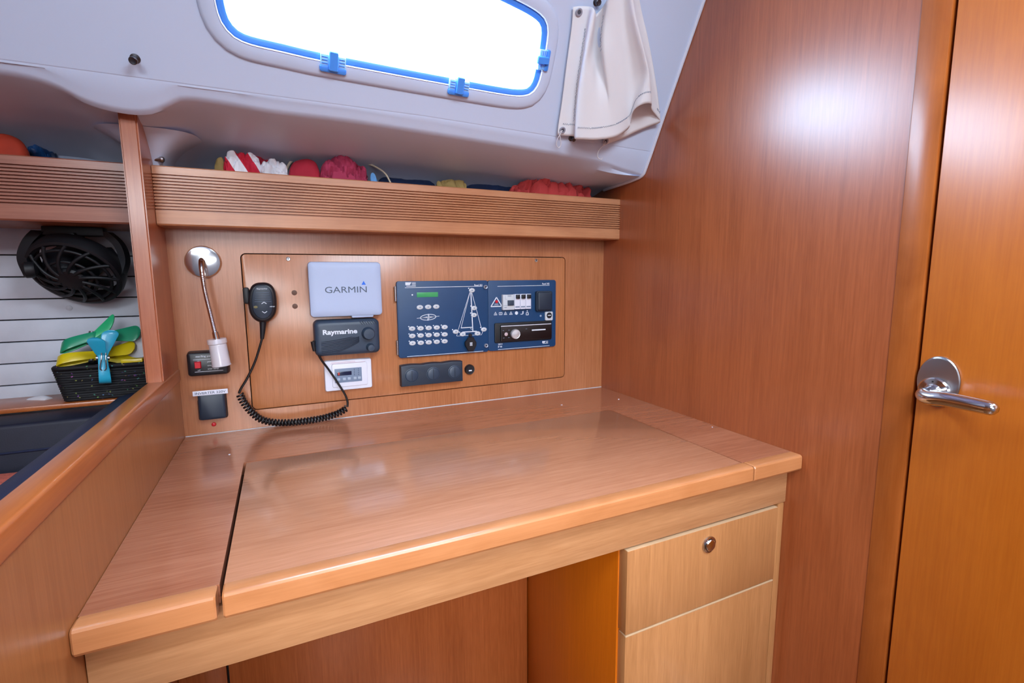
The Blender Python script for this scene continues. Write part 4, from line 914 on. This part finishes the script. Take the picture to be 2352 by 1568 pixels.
mound('ochre_cloth', 'ochre brown cloth between two navy cloths on the long shelf', 'cloth', M['ochre'], [(1002, 432), (1008, 416), (1040, 412), (1068, 416), (1074, 438)], -.03, .035, seed=9, folds=1)
mound('navy_bundle', 'dark navy bundle left of the coral red garment', 'cloth', M['navycloth'], [(1068, 438), (1085, 410), (1130, 400), (1180, 406), (1200, 444)], .040, .06, seed=10)
mound('coral_garment', 'coral red garment crumpled at the right end of the long shelf', 'clothing', M['coralred'], [(1168, 446), (1180, 426), (1212, 416), (1224, 400), (1250, 397), (1282, 403), (1306, 408), (1336, 424), (1359, 434), (1352, 456)], -.040, .075, amp=.005, seed=11, folds=2.6)
MB_c = MB().tube(catmull([W(654, 412, .010), W(659, 388, .010), W(670, 370, .010), W(690, 362, .010), W(712, 367, .010), W(724, 380, .010)], 8), .0032, 8)
tag(MB_c.build('bag_handle_cord', M['cord'], None, 60), 'cream cord arching over the dark red bag', 'cord')
tag(MB().tube(catmull([W(828, 376, .0), W(850, 378, -.01), W(868, 386, -.02), W(886, 400, -.03), W(900, 426, -.035)], 8), .0022, 8).build('grey_cable', M['cord'], None, 60), 'thin pale cable curving down right of the pink jacket', 'cable')
# left shelf
mound('orange_bundle', 'orange red round bundle on the far left shelf', 'bundle', M['orangered'], [(-40, 362), (-36, 330), (-15, 312), (14, 309), (44, 320), (62, 342), (70, 366)], -.02, .065, amp=.002, seed=12)
mound('blue_bag', 'crinkled blue plastic bag beside the orange bundle', 'bag', M['bluecloth'], [(50, 366), (58, 330), (72, 322), (90, 322), (110, 330), (121, 345), (124, 368)], .045, .05, amp=.005, seed=13, folds=3)

# ============================================================ HANGING FAN
fc = W(178, 622, .03)
view = (CAM - fc).normalized(); camr, camu = rgt, -dwn
# disc axis: tilted away from the line of sight so that the rim shows as a slanted oval
mj = (camr * cos(radians(-24)) + camu * sin(radians(-24))); mj = (mj - view * mj.dot(view)).normalized(); mn = view.cross(mj).normalized()
if mn.z < 0: mn = -mn
tl_ = radians(47); AX = (view * cos(tl_) - mn * sin(tl_)).normalized()      # faces us and down
V1, V2 = mj, AX.cross(mj).normalized(); RF = .080
fan = thing('hanging_fan', (fc.x, fc.y, 1.2165), 'black cabin fan hanging from a yoke under the left shelf', 'fan')
def fp(r, a, h): return fc + V1 * (r * cos(a)) + V2 * (r * sin(a)) + AX * h
def ring(r, h, t, n_=64): return MB().tube([fp(r, 2 * pi * i / n_, h) for i in range(n_ + 1)], t, 10, False)
k = MB(); Ls = []
for r_, h in ((RF - .004, -.022), (RF + .001, -.018), (RF + .003, .0), (RF + .001, .012), (RF - .004, .014), (RF - .010, .010), (RF - .011, -.020), (RF - .004, -.022)): Ls.append([fp(r_, 2 * pi * i / 64, h) for i in range(64)])
k.loft(Ls, False, False); k.build('rim', M['blackm'], fan, 50)
for i in range(12):
    a = 2 * pi * i / 12
    pts = [fp(RF * .93 * (1 - t) + .020 * t, a + .55 * t, .012 + .020 * sin(t * pi / 2)) for t in [j / 10 for j in range(11)]]
    MB().tube(pts, .0034, 8).build('guard_rib', M['blackm'], fan, 60)
for r_, h in ((.064, .016), (.042, .024)): ring(r_, h, .0030).build('guard_ring', M['blackm'], fan, 60)
MB().lathe(fc + AX * .022, AX, [(.026, 0), (.027, .006), (.024, .011), (.012, .013), (0, .0135)], 32).build('hub_cap', M['blackm'], fan)
MB().lathe(fc - AX * .062, AX, [(0, -.002), (.026, 0), (.034, .012), (.036, .030), (.034, .050), (.018, .056), (.012, .072), (0, .073)], 32).build('motor', M['blackm'], fan)
for i in range(5):
    a = 2 * pi * i / 5; bl = MB(); Ls = []
    for j in range(9):
        t = j / 8; r_ = .016 + .045 * t; wdt = (.35 + .35 * sin(pi * min(t * .8 + .1, 1)))
        Ls.append([fp(r_, a + s * wdt, -.002 + s * .016 + z_) for s, z_ in ((-1, 0), (-.3, .0006), (.4, .0006), (1, 0), (.4, -.001), (-.3, -.001))])
    bl.loft(Ls); bl.build('blade', M['black'], fan, 60)
Ls = []
for i in range(6):
    a = 2 * pi * i / 6; MB().tube([fp(RF * .98, a, -.020), fp(RF * .75, a + .1, -.046), fp(.03, a + .2, -.056)], .0034, 8).build('back_rib', M['blackm'], fan, 60)
# yoke
top = W(172, 520, .03); top.z = 1.212
yk = MB(); a_ = [W(72, 628, .02), W(58, 592, .02), W(70, 556, .02), W(96, 530, .025), W(108, 522, .03)]; b2_ = [W(272, 640, .02), W(286, 600, .02), W(274, 562, .02), W(240, 532, .025), W(228, 522, .03)]
def strap(pts, wd, th_):
    P = resample(catmull(pts, 8), 40); Ls = []
    for i, p in enumerate(P):
        t = (P[min(i + 1, 39)] - P[max(i - 1, 0)]).normalized(); dpt = Vector((.25, 1, 0)).normalized(); n_ = t.cross(dpt).normalized(); dpt = n_.cross(t)
        Ls.append([p + n_ * a * th_ + dpt * b_ * wd for a, b_ in ((-1, -1), (1, -1), (1, 1), (-1, 1))])
    yk.loft([[Vector((q.x, q.y, min(q.z, 1.207))) for q in L_] for L_ in Ls])
strap(a_, .010, .0085); yk.build('yoke_arm', M['black'], fan, 50); yk = MB(); strap(b2_, .010, .0065); yk.build('yoke_arm', M['black'], fan, 50)
MB().box(top.x - .050, top.x + .050, top.y - .016, top.y + .016, 1.198, 1.2160, .002).build('mounting_bar', M['blackm'], fan)
MB().box(W(140, 520, .03).x, W(188, 520, .03).x, .018, .042, 1.186, 1.2, .003).build('mounting_foot', M['blackm'], fan)
for (px, py) in ((66, 619),):
    p = W(px, py, .0); MB().lathe(p + Vector((.014, .0, 0)), (-1, -.25, -.05), [(.006, 0), (.014, .004), (.016, .008), (.016, .018), (.013, .022), (0, .023)], 20).build('tilt_knob', M['blackm'], fan)

# ============================================================ BASKET AND CLIPS
zb = zl + .0005; bl_, br_ = W(142, 900, .005).x, W(345, 900, .005).x; ztop = W(200, 843, .0).z
bk = thing('basket', ((bl_ + br_) / 2, .05, zb), 'black woven basket with coloured flecks holding big plastic clips', 'basket')
k = MB(); Ls = []
def rring(x0, x1, y0, y1, z, r, n_=80, wob=0, ph=0):
    P = rrpts(x0, x1, y0, y1, r, 5); P = [Vector((a, b_, z)) for a, b_ in P]; P = resample(P + [P[0]], n_ + 1)[:-1]; c = Vector(((x0 + x1) / 2, (y0 + y1) / 2, z))
    return [p + (p - c).normalized() * wob * sin(i * pi / 1 + ph) for i, p in enumerate(P)]
H = ztop - zb; nrow = 14
for j in range(nrow):
    t = j / (nrow - 1); ex = -.012 * (1 - t); z = zb + .004 + (H - .008) * t
    R_ = rring(bl_ - ex - .012, -.2505, .004 - ex * .3, .112, z, .012, 90, .0012, j * pi)
    kk = MB(); k.tube(R_ + [R_[0]], .0034, 6, False)
k.build('woven_side', M['weave'], bk, 60)
MB().box(bl_ + .006, -.252, .010, .106, zb, zb + .004, .001).build('basket_base', M['weave'], bk)
R_ = rring(bl_ - .010, -.2497, .000, .113, ztop, .014, 90, .001); MB().tube(R_ + [R_[0]], .0048, 8, False).build('basket_rim', M['weave'], bk, 60)
MB().box(bl_ + .002, -.254, .012, .104, zb + H * .35, zb + H * .8, .004).build('basket_contents', M['blackm'], bk)

def big_clip(name, label, P, mats, wd=.024, th_=.0035, group=None):
    """P: dict of world points: jaw tip, pivot, two handle ends; up = direction across the clip"""
    root = thing(name, P['pivot'], label, 'clip', group)
    side = P['side'].normalized()
    for k_, (hend, sgn, mt) in enumerate(((P['h1'], 1, mats[0]), (P['h2'], -1, mats[1]))):
        pv = P['pivot']; jt = P['jaw']; d = (jt - pv); up = side.cross(d).normalized() * sgn
        gape = d.length * .17
        pts = catmull([jt + up * .001, jt - d * .12 + up * gape * .75 * -1 * 1, jt - d * .45 - up * gape * 1.0, pv - d * .12 - up * gape * .45, pv + (hend - pv) * .08, pv.lerp(hend, .45), pv.lerp(hend, .8), hend], 7)
        pts = resample(pts, 44); arm = MB(); Ls = []
        for i, p in enumerate(pts):
            t = i / 43; tn = (pts[min(i + 1, 43)] - pts[max(i - 1, 0)]).normalized(); n_ = tn.cross(side).normalized()
            w_ = wd * (.62 + .1 * cos(t * 5) + (.50 * max(0, (t - .62) / .38) ** .7 if t > .62 else 0)); 
            if t > .9: w_ *= math.sqrt(max(.06, 1 - ((t - .9) / .105) ** 2))
            Ls.append([p + side * a * w_ / 2 + n_ * b_ * th_ / 2 for a, b_ in ((-1, -.6), (-.85, -1), (.85, -1), (1, -.6), (1, .6), (.85, 1), (-.85, 1), (-1, .6))])
        arm.loft(Ls); arm.build('arm', mt, root, 50)
    MB().tube([P['pivot'] + side * wd * .40, P['pivot'] - side * wd * .40], .0052, 12).build('hinge_pin', M['steel'], root)
    return root
yk_ = .02
big_clip('large_clip', 'large green plastic towel clip lying on top of the basket', dict(jaw=W(142, 798, .030), pivot=W(208, 776, .040), h1=W(262, 734, .055), h2=W(322, 764, .035), side=Vector((.10, .45, .9))), (M['green'], M['greendk']), wd=.036)
big_clip('large_clip', 'large yellow plastic towel clip lying under the green one in the basket', dict(jaw=W(133, 829, .020), pivot=W(212, 818, .040), h1=W(310, 796, .035), h2=W(322, 826, .050), side=Vector((.05, .55, .8))), (M['yellow'], M['yellow']), wd=.032)
big_clip('small_clip', 'cyan plastic clip gripping the front edge of the black basket', dict(jaw=W(242, 878, -.012), pivot=W(236, 822, -.010), h1=W(217, 776, -.030), h2=W(256, 758, .006), side=Vector((1, .25, -.1))), (M['cyan'], M['cyan']), wd=.028, th_=.0045)
for o in [c for c in bpy.data.objects if c.name.startswith('small_clip')]:
    for sg in (-1, 1):
        q = W(238 + sg * 5, 824, -.026); MB().tube(catmull([q + Vector((0, .004, .012)), q, W(237 + sg * 7, 845, -.026), W(237 + sg * 3, 850, -.024)], 6), .0012, 8).build('spring_wire', M['chrome'], o, 60)
tag(MB().slab(W(278, 830, .0).x, W(328, 830, .0).x, W(300, 833, .0).z, W(300, 824, .0).z, .002, .012, -.002, .001).build('yellow_bar', M['yellow']), 'flat yellow plastic piece on the basket rim beside the post', 'clip')
tag(MB().lathe(W(326, 790, .085), (0, -1, .1), [(.0, 0), (.030, .002), (.034, .02), (.030, .035), (0, .036)], 28).build('white_bottle', M['whitecloth']), 'white rounded item at the back of the basket near the post', 'bottle')
tag(MB().tube(catmull([W(70, 924, .08), W(95, 918, .07), W(112, 922, .06)], 6), [.010] * 13, 10).build('white_rag', M['whitecloth'], None, 60), 'scrap of white cloth on the ledge left of the basket', 'cloth')

# tiny crumbs of plaster on the table top
for (px, py, s) in ((1290, 930, 2.2), (1421, 917, 2.0), (527, 1044, 1.8), (1636, 981, 1.3)):
    p = WZ(px, py, ZT); tag(MB().box(p.x - .001 * s, p.x + .001 * s, p.y - .0007 * s, p.y + .0007 * s, ZT + .0001, ZT + .0012, .0003).build('paint_chip', M['white']), {1290: 'tiny white chip on the table near the back, under the access panel corner', 1421: 'tiny white chip on the table border close to the bulkhead corner', 527: 'tiny white chip on the table border at the left', 1636: 'tiny white chip on the right table border towards the front'}[px], 'chip')
